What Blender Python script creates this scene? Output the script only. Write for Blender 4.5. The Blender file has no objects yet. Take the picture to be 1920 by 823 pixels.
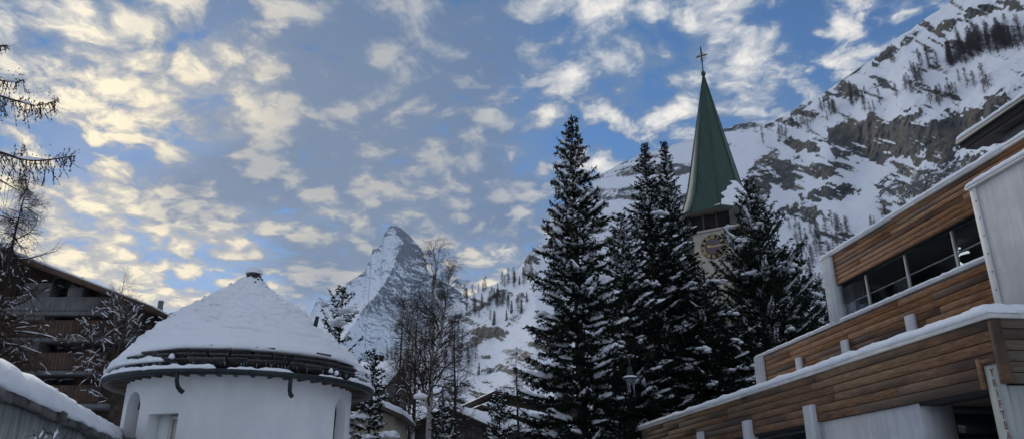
import bpy, math, random
import numpy as np
from mathutils import Vector, Matrix

# ------------------------------------------------------------------ camera, sky, sun, exposure
SC = bpy.context.scene
COL = SC.collection
F_PX = 1410.0; PITCH = math.radians(20.2); CP, SP = math.cos(PITCH), math.sin(PITCH); EYE = 1.6
cam = bpy.data.cameras.new('camera'); camo = bpy.data.objects.new('camera', cam); COL.objects.link(camo)
cam.sensor_width = 36.0; cam.lens = 36.0 * F_PX / 1920.0
cam.clip_start = 0.1; cam.clip_end = 30000
camo.location = (0, 0, EYE); camo.rotation_euler = (math.radians(90) + PITCH, 0, 0)
SC.camera = camo
SC.render.resolution_x, SC.render.resolution_y = 1024, 438
SC.view_settings.view_transform = 'Standard'
try: SC.view_settings.look = 'None'
except Exception: pass
SC.view_settings.gamma = 1.0; SC.view_settings.use_curve_mapping = False
SC.view_settings.exposure = 0.4
SC.cycles.max_bounces = 6; SC.cycles.diffuse_bounces = 3; SC.cycles.volume_bounces = 1
SC.cycles.transparent_max_bounces = 16

SUN_AZ = math.radians(-20.0); SUN_EL = math.radians(16.0); SKYTINT = (0.56, 0.76, 0.90)
SUN_DIR = Vector((math.sin(SUN_AZ) * math.cos(SUN_EL), math.cos(SUN_AZ) * math.cos(SUN_EL), math.sin(SUN_EL)))

class NT:
    """tiny node-graph helper"""
    def __init__(s, tree): s.t = tree; s.n = tree.nodes; s.l = tree.links
    def new(s, ty, **kw):
        n = s.n.new(ty)
        for k, v in kw.items(): setattr(n, k, v)
        return n
    def put(s, inp, v):
        if v is None: return
        if hasattr(v, 'is_linked') or isinstance(v, bpy.types.NodeSocket): s.l.new(v, inp)
        else:
            if isinstance(v, (tuple, list)) and len(v) == 3 and inp.type == 'RGBA': v = (*v, 1)
            inp.default_value = v
    def math(s, op, a, b=None, c=None, clamp=False):
        n = s.new('ShaderNodeMath', operation=op, use_clamp=clamp)
        s.put(n.inputs[0], a); s.put(n.inputs[1], b); s.put(n.inputs[2], c)
        return n.outputs[0]
    def vmath(s, op, a, b=None, scale=None):
        n = s.new('ShaderNodeVectorMath', operation=op)
        s.put(n.inputs[0], a)
        if b is not None: s.put(n.inputs[1], b)
        if scale is not None: s.put(n.inputs['Scale'], scale)
        return n.outputs['Value'] if op in ('DOT_PRODUCT', 'LENGTH') else n.outputs[0]
    def noise(s, vec, scale, detail=4, rough=0.55, dist=0.0, out='Fac', lac=2.0):
        n = s.new('ShaderNodeTexNoise')
        s.put(n.inputs['Vector'], vec); s.put(n.inputs['Scale'], scale); s.put(n.inputs['Detail'], detail)
        s.put(n.inputs['Roughness'], rough); s.put(n.inputs['Distortion'], dist); s.put(n.inputs['Lacunarity'], lac)
        return n.outputs[out]
    def voro(s, vec, scale, feature='F1', rnd=1.0, smooth=None, out='Distance'):
        n = s.new('ShaderNodeTexVoronoi', feature=feature)
        s.put(n.inputs['Vector'], vec); s.put(n.inputs['Scale'], scale); s.put(n.inputs['Randomness'], rnd)
        if smooth is not None and 'Smoothness' in n.inputs: s.put(n.inputs['Smoothness'], smooth)
        return n.outputs[out]
    def smooth(s, x, a, b, lo=0.0, hi=1.0):
        n = s.new('ShaderNodeMapRange', interpolation_type='SMOOTHSTEP')
        s.put(n.inputs[0], x); s.put(n.inputs[1], a); s.put(n.inputs[2], b); s.put(n.inputs[3], lo); s.put(n.inputs[4], hi)
        return n.outputs[0]
    def mix(s, fac, a, b, mode='MIX'):
        n = s.new('ShaderNodeMix', data_type='RGBA', blend_type=mode)
        s.put(n.inputs[0], fac); s.put(n.inputs[6], a); s.put(n.inputs[7], b)
        return n.outputs[2]
    def comb(s, x, y, z):
        n = s.new('ShaderNodeCombineXYZ'); s.put(n.inputs[0], x); s.put(n.inputs[1], y); s.put(n.inputs[2], z); return n.outputs[0]
    def sep(s, v):
        n = s.new('ShaderNodeSeparateXYZ'); s.put(n.inputs[0], v); return n.outputs
    def mapping(s, v, loc=(0, 0, 0), rot=(0, 0, 0), scale=(1, 1, 1)):
        n = s.new('ShaderNodeMapping'); s.put(n.inputs[0], v); n.inputs[1].default_value = loc; n.inputs[2].default_value = rot; n.inputs[3].default_value = scale
        return n.outputs[0]

# --- world: Nishita sky with a layer of broken altocumulus lit warm from the low sun
W = bpy.data.worlds.new('World'); SC.world = W; W.use_nodes = True
w = NT(W.node_tree); w.n.clear()
sky = w.new('ShaderNodeTexSky', sky_type='NISHITA'); sky.sun_disc = False
sky.sun_elevation = SUN_EL; sky.sun_rotation = SUN_AZ
sky.altitude = 1600; sky.air_density = 1.0; sky.dust_density = 0.1; sky.ozone_density = 3.0
gen = w.new('ShaderNodeTexCoord').outputs['Generated']
gx, gy, gz = w.sep(gen)[:3]
zz = w.math('ADD', w.math('MAXIMUM', gz, 0.0), 0.20)
pl = w.comb(w.math('DIVIDE', gx, zz), w.math('DIVIDE', gy, zz), 0.0)          # cloud-deck plane
pl = w.mapping(pl, loc=(6.6, 8.2, 0.0), rot=(0, 0, math.radians(24)), scale=(1.0, 1.0, 1.0))
wv = w.noise(pl, 4.0, 4, 0.55, out='Color')
pw = w.vmath('ADD', pl, w.vmath('SCALE', w.vmath('SUBTRACT', wv, (0.5, 0.5, 0.5)), scale=0.17))
big = w.noise(pl, 1.9, 2, 0.5)
mid = w.noise(pw, 8.2, 5, 0.55)
puf = w.voro(pw, 13.0, 'SMOOTH_F1', 1.0, 0.5)
fine = w.noise(pw, 26.0, 8, 0.66)
cell = w.math('SUBTRACT', 0.40, puf)
fz = w.math('SUBTRACT', fine, 0.5)
body = w.math('ADD', w.math('ADD', mid, w.math('MULTIPLY', cell, 0.62)), w.math('MULTIPLY', fz, 0.80))
cover = w.math('ADD', body, w.math('MULTIPLY', w.math('SUBTRACT', big, 0.5), 0.9))
cover = w.math('ADD', cover, w.smooth(gz, 0.45, 0.18, 0.0, 0.16))
alpha = w.smooth(cover, 0.18, 0.50)
lit = w.math('POWER', w.smooth(body, 0.36, 0.88), 0.9)
# one darker bank of thicker cloud above the peak
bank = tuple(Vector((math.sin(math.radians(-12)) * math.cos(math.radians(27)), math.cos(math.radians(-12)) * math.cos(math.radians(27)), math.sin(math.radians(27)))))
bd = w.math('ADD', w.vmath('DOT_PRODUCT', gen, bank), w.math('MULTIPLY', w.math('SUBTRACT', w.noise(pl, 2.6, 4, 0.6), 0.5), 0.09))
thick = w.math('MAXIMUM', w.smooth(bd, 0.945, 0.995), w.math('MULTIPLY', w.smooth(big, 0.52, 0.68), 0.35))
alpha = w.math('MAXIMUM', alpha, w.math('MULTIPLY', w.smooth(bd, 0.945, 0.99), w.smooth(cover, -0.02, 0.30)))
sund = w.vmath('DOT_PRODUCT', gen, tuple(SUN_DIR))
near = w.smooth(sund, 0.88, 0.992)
lit = w.math('MULTIPLY', w.math('ADD', lit, w.math('MULTIPLY', near, 0.16)), w.math('ADD', 1.0, w.math('MULTIPLY', near, 0.4)), clamp=True)
lit = w.math('MULTIPLY', lit, w.math('SUBTRACT', 1.0, w.math('MULTIPLY', thick, 0.66)))
# cloud bodies seen against the light are darker than those lit from the front
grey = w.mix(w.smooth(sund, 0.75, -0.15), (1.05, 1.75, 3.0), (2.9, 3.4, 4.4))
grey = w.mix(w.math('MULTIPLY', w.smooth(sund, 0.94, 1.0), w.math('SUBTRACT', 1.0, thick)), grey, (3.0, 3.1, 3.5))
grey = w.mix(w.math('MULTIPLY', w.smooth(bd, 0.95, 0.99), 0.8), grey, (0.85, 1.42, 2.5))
cream = w.mix(near, (7.9, 7.5, 6.8), (9.0, 7.8, 5.4))
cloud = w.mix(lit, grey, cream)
blue = w.mix(1.0, sky.outputs[0], SKYTINT, 'MULTIPLY')
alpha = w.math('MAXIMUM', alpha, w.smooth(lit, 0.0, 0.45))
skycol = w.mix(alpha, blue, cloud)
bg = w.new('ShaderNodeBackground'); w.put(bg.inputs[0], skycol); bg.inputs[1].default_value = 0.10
w.l.new(bg.outputs[0], w.new('ShaderNodeOutputWorld').inputs[0])
W.cycles.sampling_method = 'MANUAL'; W.cycles.sample_map_resolution = 1024

sl = bpy.data.lights.new('sun', 'SUN'); slo = bpy.data.objects.new('sun', sl); COL.objects.link(slo)
sl.energy = 1.5; sl.angle = math.radians(35); sl.color = (1.0, 0.93, 0.84)
slo.rotation_euler = (-SUN_DIR).to_track_quat('-Z', 'Y').to_euler()

# ------------------------------------------------------------------ projection helpers (used only to choose real positions)
def ray(u, v):
    cx = (u - 960) / F_PX; cy = (411.5 - v) / F_PX
    return (cx, CP - cy * SP, SP + cy * CP)
def at(u, v, Y):
    r = ray(u, v); t = Y / r[1]; return Vector((t * r[0], Y, EYE + t * r[2]))
def azel(u, v):
    r = ray(u, v); return math.atan2(r[0], r[1]), r[2] / math.hypot(r[0], r[1])

# ------------------------------------------------------------------ numpy noise
_rng = np.random.RandomState(7)
_PERM = np.concatenate([_rng.permutation(256)] * 3)
_G = _rng.normal(size=(256, 3)); _G /= np.linalg.norm(_G, axis=1)[:, None]
def perlin(p):
    p = np.asarray(p, float); i = np.floor(p).astype(int); f = p - i; i &= 255
    u = f * f * f * (f * (f * 6 - 15) + 10)
    def g(a, b, c):
        h = _PERM[_PERM[_PERM[i[..., 0] + a] + i[..., 1] + b] + i[..., 2] + c]
        return _G[h, 0] * (f[..., 0] - a) + _G[h, 1] * (f[..., 1] - b) + _G[h, 2] * (f[..., 2] - c)
    L = lambda a, b, t: a + (b - a) * t
    x0 = L(L(g(0, 0, 0), g(1, 0, 0), u[..., 0]), L(g(0, 1, 0), g(1, 1, 0), u[..., 0]), u[..., 1])
    x1 = L(L(g(0, 0, 1), g(1, 0, 1), u[..., 0]), L(g(0, 1, 1), g(1, 1, 1), u[..., 0]), u[..., 1])
    return L(x0, x1, u[..., 2])
def fbm(p, oct=5, gain=0.5, ridged=False):
    p = np.asarray(p, float); a = 1.0; s = 0.0; tot = 0.0
    for k in range(oct):
        n = perlin(p * 2 ** k + 17.3 * k)
        if ridged: n = 0.5 - 2 * np.abs(n)
        s = s + a * n; tot += a; a *= gain
    return 2.1 * s / tot
def sstep(a, b, x):
    t = np.clip((x - a) / (b - a), 0, 1); return t * t * (3 - 2 * t)

# ------------------------------------------------------------------ mesh helpers
class MB:
    """collects vertices, triangles and quads; build() links them as ONE mesh object"""
    def __init__(s): s.V = []; s.T = []; s.Q = []; s.N = []; s.n = 0
    def add(s, V, T=None, Q=None):
        V = np.asarray(V, float).reshape(-1, 3)
        if T is not None and len(T): s.T.append(np.asarray(T, int).reshape(-1, 3) + s.n)
        if Q is not None and len(Q): s.Q.append(np.asarray(Q, int).reshape(-1, 4) + s.n)
        s.V.append(V); s.n += len(V)
    def ngon(s, V):
        V = np.asarray(V, float).reshape(-1, 3); s.N.append(list(range(s.n, s.n + len(V)))); s.V.append(V); s.n += len(V)
    def box(s, a, b):
        (x0, y0, z0), (x1, y1, z1) = a, b
        x0, x1 = min(x0, x1), max(x0, x1); y0, y1 = min(y0, y1), max(y0, y1); z0, z1 = min(z0, z1), max(z0, z1)
        s.add([(x0,y0,z0),(x1,y0,z0),(x1,y1,z0),(x0,y1,z0),(x0,y0,z1),(x1,y0,z1),(x1,y1,z1),(x0,y1,z1)],
              Q=[(0,3,2,1),(4,5,6,7),(0,1,5,4),(1,2,6,5),(2,3,7,6),(3,0,4,7)])
    def bbox(s, a, b, c=0.01):
        """box with chamfered edges"""
        a = np.array(a, float); b = np.array(b, float); a, b = np.minimum(a, b), np.maximum(a, b)
        c = min(c, 0.45 * float((b - a).min()))
        V = []; idx = {}
        for i in range(8):
            sg = [(i >> k) & 1 for k in range(3)]
            for ax in range(3):
                p = [b[k] if sg[k] else a[k] for k in range(3)]
                for k in range(3):
                    if k != ax: p[k] += -c if sg[k] else c
                idx[(i, ax)] = len(V); V.append(p)
        Q = []; T = []
        for ax in range(3):
            o = [k for k in range(3) if k != ax]
            for sg in (0, 1):
                ids = [(sg << ax) | (p << o[0]) | (q << o[1]) for p, q in ((0,0),(1,0),(1,1),(0,1))]
                f = [idx[(i, ax)] for i in ids]
                if (sg == 0) ^ (ax == 1): f = f[::-1]
                Q.append(f)
        for ax in range(3):       # edge along ax
            o = [k for k in range(3) if k != ax]
            for p in (0, 1):
                for q in (0, 1):
                    i0 = (p << o[0]) | (q << o[1]); i1 = i0 | (1 << ax)
                    f = [idx[(i0, o[0])], idx[(i1, o[0])], idx[(i1, o[1])], idx[(i0, o[1])]]
                    if (p ^ q) ^ (ax == 1): f = f[::-1]
                    Q.append(f[::-1])
        for i in range(8):
            f = [idx[(i, 0)], idx[(i, 1)], idx[(i, 2)]]
            if bin(i).count('1') % 2 == 0: f = f[::-1]
            T.append(f)
        s.add(V, T, Q)
    def tube(s, pts, rad, n=6, cap=True):
        P = np.asarray(pts, float); m = len(P); R = np.broadcast_to(np.asarray(rad, float), (m,))
        T = np.gradient(P, axis=0); T /= np.linalg.norm(T, axis=1)[:, None] + 1e-9
        up = np.array([0, 0, 1.0]) if abs(T[:, 2]).mean() < 0.9 else np.array([1.0, 0, 0])
        A = np.cross(T, up); A /= np.linalg.norm(A, axis=1)[:, None] + 1e-9; B = np.cross(A, T)
        th = np.arange(n) * 2 * math.pi / n
        V = P[:, None] + R[:, None, None] * (np.cos(th)[None, :, None] * A[:, None] + np.sin(th)[None, :, None] * B[:, None])
        i = np.arange(m - 1)[:, None] * n; j = np.arange(n)[None]; k = (j + 1) % n
        Q = np.stack([i + j, i + n + j, i + n + k, i + k], -1).reshape(-1, 4)
        T2 = []
        V = V.reshape(-1, 3)
        if cap:
            V = np.vstack([V, P[0], P[-1]]); c0, c1 = m * n, m * n + 1
            T2 = [(c0, q, (q + 1) % n) for q in range(n)] + [(c1, (m - 1) * n + (q + 1) % n, (m - 1) * n + q) for q in range(n)]
        s.add(V, T2, Q)
    def sticks(s, P0, P1, r0, r1, n=3):
        """many straight tapered sticks at once"""
        P0 = np.asarray(P0, float).reshape(-1, 3); P1 = np.asarray(P1, float).reshape(-1, 3); m = len(P0)
        if not m: return
        r0 = np.broadcast_to(np.asarray(r0, float), (m,)); r1 = np.broadcast_to(np.asarray(r1, float), (m,))
        T = P1 - P0; T /= np.linalg.norm(T, axis=1)[:, None] + 1e-9
        up = np.where(np.abs(T[:, 2:3]) < 0.9, [[0, 0, 1.0]], [[1.0, 0, 0]])
        A = np.cross(T, up); A /= np.linalg.norm(A, axis=1)[:, None] + 1e-9; B = np.cross(A, T)
        th = np.arange(n) * 2 * math.pi / n
        off = np.cos(th)[None, :, None] * A[:, None] + np.sin(th)[None, :, None] * B[:, None]
        V = np.concatenate([P0[:, None] + r0[:, None, None] * off, P1[:, None] + r1[:, None, None] * off], 1)
        b = np.arange(m)[:, None] * 2 * n; j = np.arange(n)[None]; k = (j + 1) % n
        s.add(V.reshape(-1, 3), Q=np.stack([b + j, b + n + j, b + n + k, b + k], -1).reshape(-1, 4))
    def spikes(s, P0, P1, r):
        """many thin three-sided spikes"""
        T = P1 - P0; T = T / (np.linalg.norm(T, axis=1)[:, None] + 1e-9); A = np.cross(T, [0.31, 0.17, 0.93]); A /= np.linalg.norm(A, axis=1)[:, None] + 1e-9; B = np.cross(A, T)
        V = np.stack([P0 + A * r, P0 - A * r * .5 + B * r * .87, P0 - A * r * .5 - B * r * .87, P1], 1); m = len(P0)
        f = np.array([(0, 1, 3), (1, 2, 3), (2, 0, 3)])[None] + (np.arange(m) * 4)[:, None, None]
        s.add(V.reshape(-1, 3), T=f.reshape(-1, 3))
    def tris(s, A, B, C):
        V = np.stack([A, B, C], 1).reshape(-1, 3); s.add(V, T=np.arange(len(V)).reshape(-1, 3))
    def blobs(s, P, rx, rz, rng):
        """little lumps (octahedra with a flat-ish base), many at once"""
        P = np.asarray(P, float).reshape(-1, 3); m = len(P)
        if not m: return
        rx = np.broadcast_to(rx, (m,)); rz = np.broadcast_to(rz, (m,))
        th = np.arange(5) * 2 * math.pi / 5
        V = np.zeros((m, 12, 3))
        a0 = rng.rand(m) * 6.28
        for k in range(5):
            j = 0.75 + 0.5 * rng.rand(m)
            V[:, k, 0] = np.cos(th[k] + a0) * rx * j; V[:, k, 1] = np.sin(th[k] + a0) * rx * j
            V[:, 5 + k, 0] = np.cos(th[k] + a0 + .6) * rx * .6 * j; V[:, 5 + k, 1] = np.sin(th[k] + a0 + .6) * rx * .6 * j; V[:, 5 + k, 2] = rz * .75
        V[:, 10, 2] = rz; V[:, 11, 2] = -rz * .35
        V += P[:, None]
        T = []
        for k in range(5):
            q = (k + 1) % 5
            T += [(k, q, 5 + k), (q, 5 + q, 5 + k), (5 + k, 5 + q, 10), (q, k, 11)]
        T = np.array(T)[None] + (np.arange(m) * 12)[:, None, None]
        s.add(V.reshape(-1, 3), T=T.reshape(-1, 3))
    def grid(s, V, close_u=False):
        """V: rows x cols x 3"""
        V = np.asarray(V, float); r, c = V.shape[:2]
        i = np.arange(r - 1)[:, None] * c; cc = c if close_u else c - 1
        j = np.arange(cc)[None]; k = (j + 1) % c
        s.add(V.reshape(-1, 3), Q=np.stack([i + j, i + k, i + c + k, i + c + j], -1).reshape(-1, 4))
    def arrays(s):
        V = np.concatenate(s.V) if s.V else np.zeros((0, 3))
        T = np.concatenate(s.T) if s.T else np.zeros((0, 3), int)
        Q = np.concatenate(s.Q) if s.Q else np.zeros((0, 4), int)
        return V, T, Q
    def mesh(s, name, smooth=False):
        V, T, Q = s.arrays(); me = bpy.data.meshes.new(name)
        me.vertices.add(len(V)); me.vertices.foreach_set('co', V.astype(np.float32).ravel())
        N = s.N; ln = sum(len(f) for f in N)
        loops = np.concatenate([T.ravel(), Q.ravel(), np.array([i for f in N for i in f], int)]).astype(np.int32)
        me.loops.add(len(loops)); me.loops.foreach_set('vertex_index', loops)
        tot = np.concatenate([np.full(len(T), 3), np.full(len(Q), 4), np.array([len(f) for f in N], int)]).astype(np.int32)
        st = np.concatenate([[0], np.cumsum(tot)[:-1]]).astype(np.int32) if len(tot) else tot
        me.polygons.add(len(tot)); me.polygons.foreach_set('loop_start', st); me.polygons.foreach_set('loop_total', tot)
        if smooth: me.polygons.foreach_set('use_smooth', np.ones(len(tot), bool))
        me.update(calc_edges=True); me.validate()
        return me
    def build(s, name, m, parent=None, smooth=False, **props):
        me = s.mesh(name, smooth); me.materials.append(m)
        return link(name, me, parent, **props)
def link(name, data, parent=None, **props):
    o = bpy.data.objects.new(name, data); COL.objects.link(o)
    if parent is not None: o.parent = parent
    for k, v in props.items():
        if v is not None: o[k] = v
    return o
def thing(name, label, category, loc=(0, 0, 0), rz=0.0, group=None):
    o = link(name, None, None, label=label, category=category, group=group)
    o.location = loc; o.rotation_euler = (0, 0, rz); o.empty_display_size = 0.3
    return o
def copy_tree(o, parent=None):
    c = o.copy(); COL.objects.link(c)
    if parent is not None: c.parent = parent
    for ch in list(o.children): copy_tree(ch, c)
    return c

# ------------------------------------------------------------------ materials
def material(name, rough=0.8):
    m = bpy.data.materials.new(name); m.use_nodes = True
    t = NT(m.node_tree); b = t.n['Principled BSDF']; b.inputs['Roughness'].default_value = rough
    return m, t, b
def bump(t, b, h, strength=0.4, dist=0.05):
    n = t.new('ShaderNodeBump'); n.inputs['Strength'].default_value = strength; n.inputs['Distance'].default_value = dist
    t.put(n.inputs['Height'], h); t.l.new(n.outputs[0], b.inputs['Normal']); return n
def coords(t, kind='Object'): return t.new('ShaderNodeTexCoord').outputs[kind]
def geo(t): return t.new('ShaderNodeNewGeometry')
def mottled(name, c0, c1, scale=4.0, rough=0.8, bs=0.3, bd=0.02, metal=0.0, scl=(1, 1, 1), fine=40.0, rnd=0.0):
    m, t, b = material(name, rough); v = t.mapping(coords(t), scale=scl)
    n = t.noise(v, scale, 6, 0.6); f = t.noise(v, fine, 4, 0.6)
    c = t.mix(t.smooth(n, 0.3, 0.7), c0, c1)
    if rnd:
        r = t.new('ShaderNodeObjectInfo').outputs['Random']
        c = t.mix(1.0, c, t.comb(*[t.math('ADD', 1 - rnd / 2, t.math('MULTIPLY', r, rnd))] * 3), 'MULTIPLY')
    t.put(b.inputs['Base Color'], c); b.inputs['Metallic'].default_value = metal
    bump(t, b, t.math('ADD', n, t.math('MULTIPLY', f, 0.5)), bs, bd)
    return m
def snow_mat(name, s1=3.0, s2=28.0, bs=0.35, bd=0.05):
    m, t, b = material(name, 0.55); v = geo(t).outputs['Position']
    n = t.noise(v, s1, 5, 0.55); f = t.noise(v, s2, 4, 0.6)
    t.put(b.inputs['Base Color'], t.mix(n, (0.80, 0.84, 0.90), (0.86, 0.88, 0.91)))
    bump(t, b, t.math('ADD', n, t.math('MULTIPLY', f, 0.25)), bs, bd)
    b.inputs['Specular IOR Level'].default_value = 0.25
    return m
M = {}
M['snow'] = snow_mat('snow')
M['snow_soft'] = snow_mat('snow_roof', 2.6, 16.0, 0.6, 0.10)
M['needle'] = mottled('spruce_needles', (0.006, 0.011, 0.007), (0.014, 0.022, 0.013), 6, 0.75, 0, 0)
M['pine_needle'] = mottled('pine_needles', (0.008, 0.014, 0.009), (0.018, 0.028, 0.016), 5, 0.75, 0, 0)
M['bark'] = mottled('conifer_bark', (0.035, 0.028, 0.024), (0.08, 0.06, 0.05), 9, 0.9, 0.6, 0.03, scl=(1, 1, .3))
M['cone'] = mottled('spruce_cones', (0.08, 0.045, 0.025), (0.13, 0.075, 0.04), 9, 0.8, 0, 0)
M['larch'] = mottled('larch_twigs', (0.035, 0.026, 0.022), (0.075, 0.052, 0.040), 3, 0.9, 0, 0)
M['larch_far'] = mottled('distant_larch_twigs', (0.042, 0.030, 0.028), (0.080, 0.056, 0.048), .3, 0.9, 0, 0)
M['twig'] = mottled('birch_twigs', (0.04, 0.028, 0.022), (0.08, 0.055, 0.042), 3, 0.9, 0, 0)
M['metal_dark'] = mottled('painted_dark_metal', (0.016, 0.024, 0.030), (0.03, 0.042, 0.05), 7, 0.45, 0.1, 0.01, metal=0.3)
M['copper_dark'] = mottled('weathered_gutter_metal', (0.012, 0.018, 0.021), (0.028, 0.038, 0.042), 5, 0.5, 0.15, 0.01, metal=0.4)
M['glass'] , t, b = material('dark_window_glass', 0.06)
b.inputs['Base Color'].default_value = (0.012, 0.016, 0.02, 1); b.inputs['Specular IOR Level'].default_value = 0.6
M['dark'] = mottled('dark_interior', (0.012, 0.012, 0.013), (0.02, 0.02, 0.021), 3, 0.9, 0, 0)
M['fascia'] = mottled('pale_metal_fascia', (0.55, 0.54, 0.50), (0.68, 0.67, 0.63), 1.5, 0.5, 0.05, 0.004)
M['slate'] = mottled('stone_roof_slab', (0.030, 0.030, 0.031), (0.085, 0.082, 0.076), 6, 0.75, 0.7, 0.03, rnd=.7)
def birch_bark():
    m, t, b = material('birch_bark', 0.8); v = coords(t)
    n = t.noise(t.mapping(v, scale=(1, 1, 5)), 5, 5, 0.65)
    t.put(b.inputs['Base Color'], t.mix(t.smooth(n, 0.52, 0.62), (0.40, 0.37, 0.34), (0.05, 0.045, 0.04))); return m
M['birch'] = birch_bark()
def concrete(name, c0, c1, streak=0.5):
    m, t, b = material(name, 0.85); v = geo(t).outputs['Position']
    st = t.noise(t.mapping(v, scale=(3.2, 3.2, 0.28)), 2.2, 6, 0.62); bl = t.noise(v, 1.1, 5, 0.6); f = t.noise(v, 60, 3, 0.6)
    c = t.mix(t.smooth(t.math('ADD', t.math('MULTIPLY', st, streak), t.math('MULTIPLY', bl, 1 - streak)), 0.36, 0.64), c0, c1)
    t.put(b.inputs['Base Color'], c); bump(t, b, t.math('ADD', t.math('MULTIPLY', f, 0.3), bl), 0.25, 0.02); return m
M['concrete'] = concrete('pale_concrete', (0.42, 0.43, 0.45), (0.56, 0.57, 0.59))
M['concrete_pillar'] = concrete('green_grey_concrete', (0.24, 0.27, 0.26), (0.42, 0.44, 0.42), .75)
M['wall_old'] = concrete('stained_retaining_wall_concrete', (0.10, 0.125, 0.12), (0.27, 0.29, 0.28), .7)
M['plaster_beige'] = concrete('tower_plaster', (0.36, 0.32, 0.26), (0.46, 0.41, 0.33), .5)
M['plaster_grey'] = concrete('grey_house_plaster', (0.26, 0.26, 0.26), (0.36, 0.36, 0.36), .4)
M['plaster_dark'] = concrete('weathered_chalet_concrete', (0.10, 0.10, 0.10), (0.17, 0.17, 0.17), .5)
def roughcast():
    m, t, b = material('white_roughcast', 0.9); v = coords(t)
    n = t.noise(v, 30, 6, 0.72); big_ = t.noise(t.mapping(v, scale=(1, 1, .5)), 1.2, 4, 0.6)
    lum = t.voro(v, 24, 'SMOOTH_F1', 1.0, .4)
    t.put(b.inputs['Base Color'], t.mix(t.smooth(big_, .35, .7), (0.72, 0.74, 0.75), (0.84, 0.85, 0.85)))
    bump(t, b, t.math('ADD', n, t.math('MULTIPLY', lum, .5)), 0.38, 0.02); return m
M['roughcast'] = roughcast()
def wood(name, c_dark, c_mid, c_light, weather=0.35):
    """boards run along local Y"""
    m, t, b = material(name, 0.72); oi = t.new('ShaderNodeObjectInfo').outputs['Random']
    v = t.vmath('ADD', coords(t), t.comb(t.math('MULTIPLY', oi, 13.0), t.math('MULTIPLY', oi, 71.0), t.math('MULTIPLY', oi, 29.0)))
    g = t.noise(t.mapping(v, scale=(10, 0.9, 10)), 2.6, 6, 0.62, 0.6)
    g2 = t.noise(t.mapping(v, scale=(30, 1.2, 30)), 3.0, 4, 0.6)
    pat = t.noise(t.mapping(v, scale=(1, .5, 2)), 0.9, 3, 0.55)
    kn = t.voro(t.mapping(v, scale=(1.0, 1.7, 3.4)), 1.6, 'F1')
    knot = t.smooth(t.math('ADD', kn, t.math('MULTIPLY', g2, .08)), 0.07, 0.20, 1.0, 0.0)
    c = t.mix(t.smooth(g, 0.40, 0.62), c_mid, c_light)
    c = t.mix(t.smooth(t.math('ADD', pat, t.math('MULTIPLY', t.math('SUBTRACT', oi, .5), .45)), 0.40, 0.70), c, c_dark)
    c = t.mix(t.math('MULTIPLY', t.smooth(g2, .5, .66), .6), c, c_dark)
    c = t.mix(t.math('MULTIPLY', t.smooth(oi, .55, 1.0), weather), c, (0.20, 0.17, 0.135))
    c = t.mix(t.math('MULTIPLY', knot, .85), c, (0.020, 0.010, 0.005))
    t.put(b.inputs['Base Color'], c); bump(t, b, t.math('ADD', g, t.math('MULTIPLY', g2, .5)), 0.35, 0.012); return m
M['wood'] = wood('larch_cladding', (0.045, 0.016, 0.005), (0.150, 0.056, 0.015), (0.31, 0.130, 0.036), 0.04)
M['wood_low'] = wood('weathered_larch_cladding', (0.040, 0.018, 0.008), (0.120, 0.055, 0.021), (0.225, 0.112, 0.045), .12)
M['wood_grey'] = wood('greyed_larch_cladding', (0.040, 0.027, 0.018), (0.090, 0.062, 0.040), (0.155, 0.110, 0.072), .5)
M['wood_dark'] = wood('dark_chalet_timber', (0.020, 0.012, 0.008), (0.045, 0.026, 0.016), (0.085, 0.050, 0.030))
M['wood_bal'] = wood('chalet_balcony_timber', (0.028, 0.014, 0.008), (0.062, 0.031, 0.015), (0.10, 0.052, 0.025), .1)

M['glass_clear'], t, b = material('window_glass', 0.03)
b.inputs['Base Color'].default_value = (0.55, 0.6, 0.62, 1); b.inputs['Transmission Weight'].default_value = 1.0; b.inputs['IOR'].default_value = 1.05
M['room'] = mottled('dim_room_lining', (0.10, 0.10, 0.10), (0.14, 0.14, 0.14), 1, .9, 0, 0)

for k_ in ('needle', 'pine_needle', 'larch', 'larch_far', 'twig', 'bark'): M[k_].node_tree.nodes['Principled BSDF'].inputs['Specular IOR Level'].default_value = 0.08
# ------------------------------------------------------------------ the setting: ground and mountains
def rock_snow(name, rock_cols, snow_col, patch=0.035, fine=0.16, gain=1.0, b1=1.2, scl=1.0):
    """snow lies where the ground is gentle, bare rock where it is steep or broken"""
    m, t, b = material(name, 0.75); v = t.vmath('SCALE', geo(t).outputs['Position'], scale=scl)
    at_ = t.new('ShaderNodeAttribute'); at_.attribute_name = 'rock'; rk = at_.outputs['Fac']
    vs = t.mapping(v, rot=(0.5, 0.25, 0.3), scale=(.55, .55, 1.7))
    n1 = t.noise(vs, patch, 6, 0.62, 0.4); n2 = t.noise(vs, fine, 6, 0.65, 0.3); n3 = t.noise(v, fine * 4, 4, 0.6)
    h = t.math('ADD', t.math('MULTIPLY', n1, 2.2), t.math('ADD', n2, t.math('MULTIPLY', n3, .5)))
    bp = bump(t, b, h, 0.9, b1)
    br = t.math('ADD', t.math('MULTIPLY', n2, 0.70), t.math('MULTIPLY', n3, .55))
    mask = t.smooth(t.math('ADD', t.math('MULTIPLY', rk, gain), t.math('MULTIPLY', t.math('SUBTRACT', br, .625), 2.1)), 0.40, 0.58)
    c = t.mix(t.smooth(n1, .36, .64), rock_cols[0], rock_cols[1])
    c = t.mix(t.smooth(t.noise(v, patch * .7, 4, .6), .49, .62), c, rock_cols[2])
    c = t.mix(t.smooth(n3, .45, .75), c, rock_cols[3])
    t.put(b.inputs['Base Color'], t.mix(mask, snow_col, c))
    b.inputs['Specular IOR Level'].default_value = 0.15
    return m
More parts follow.
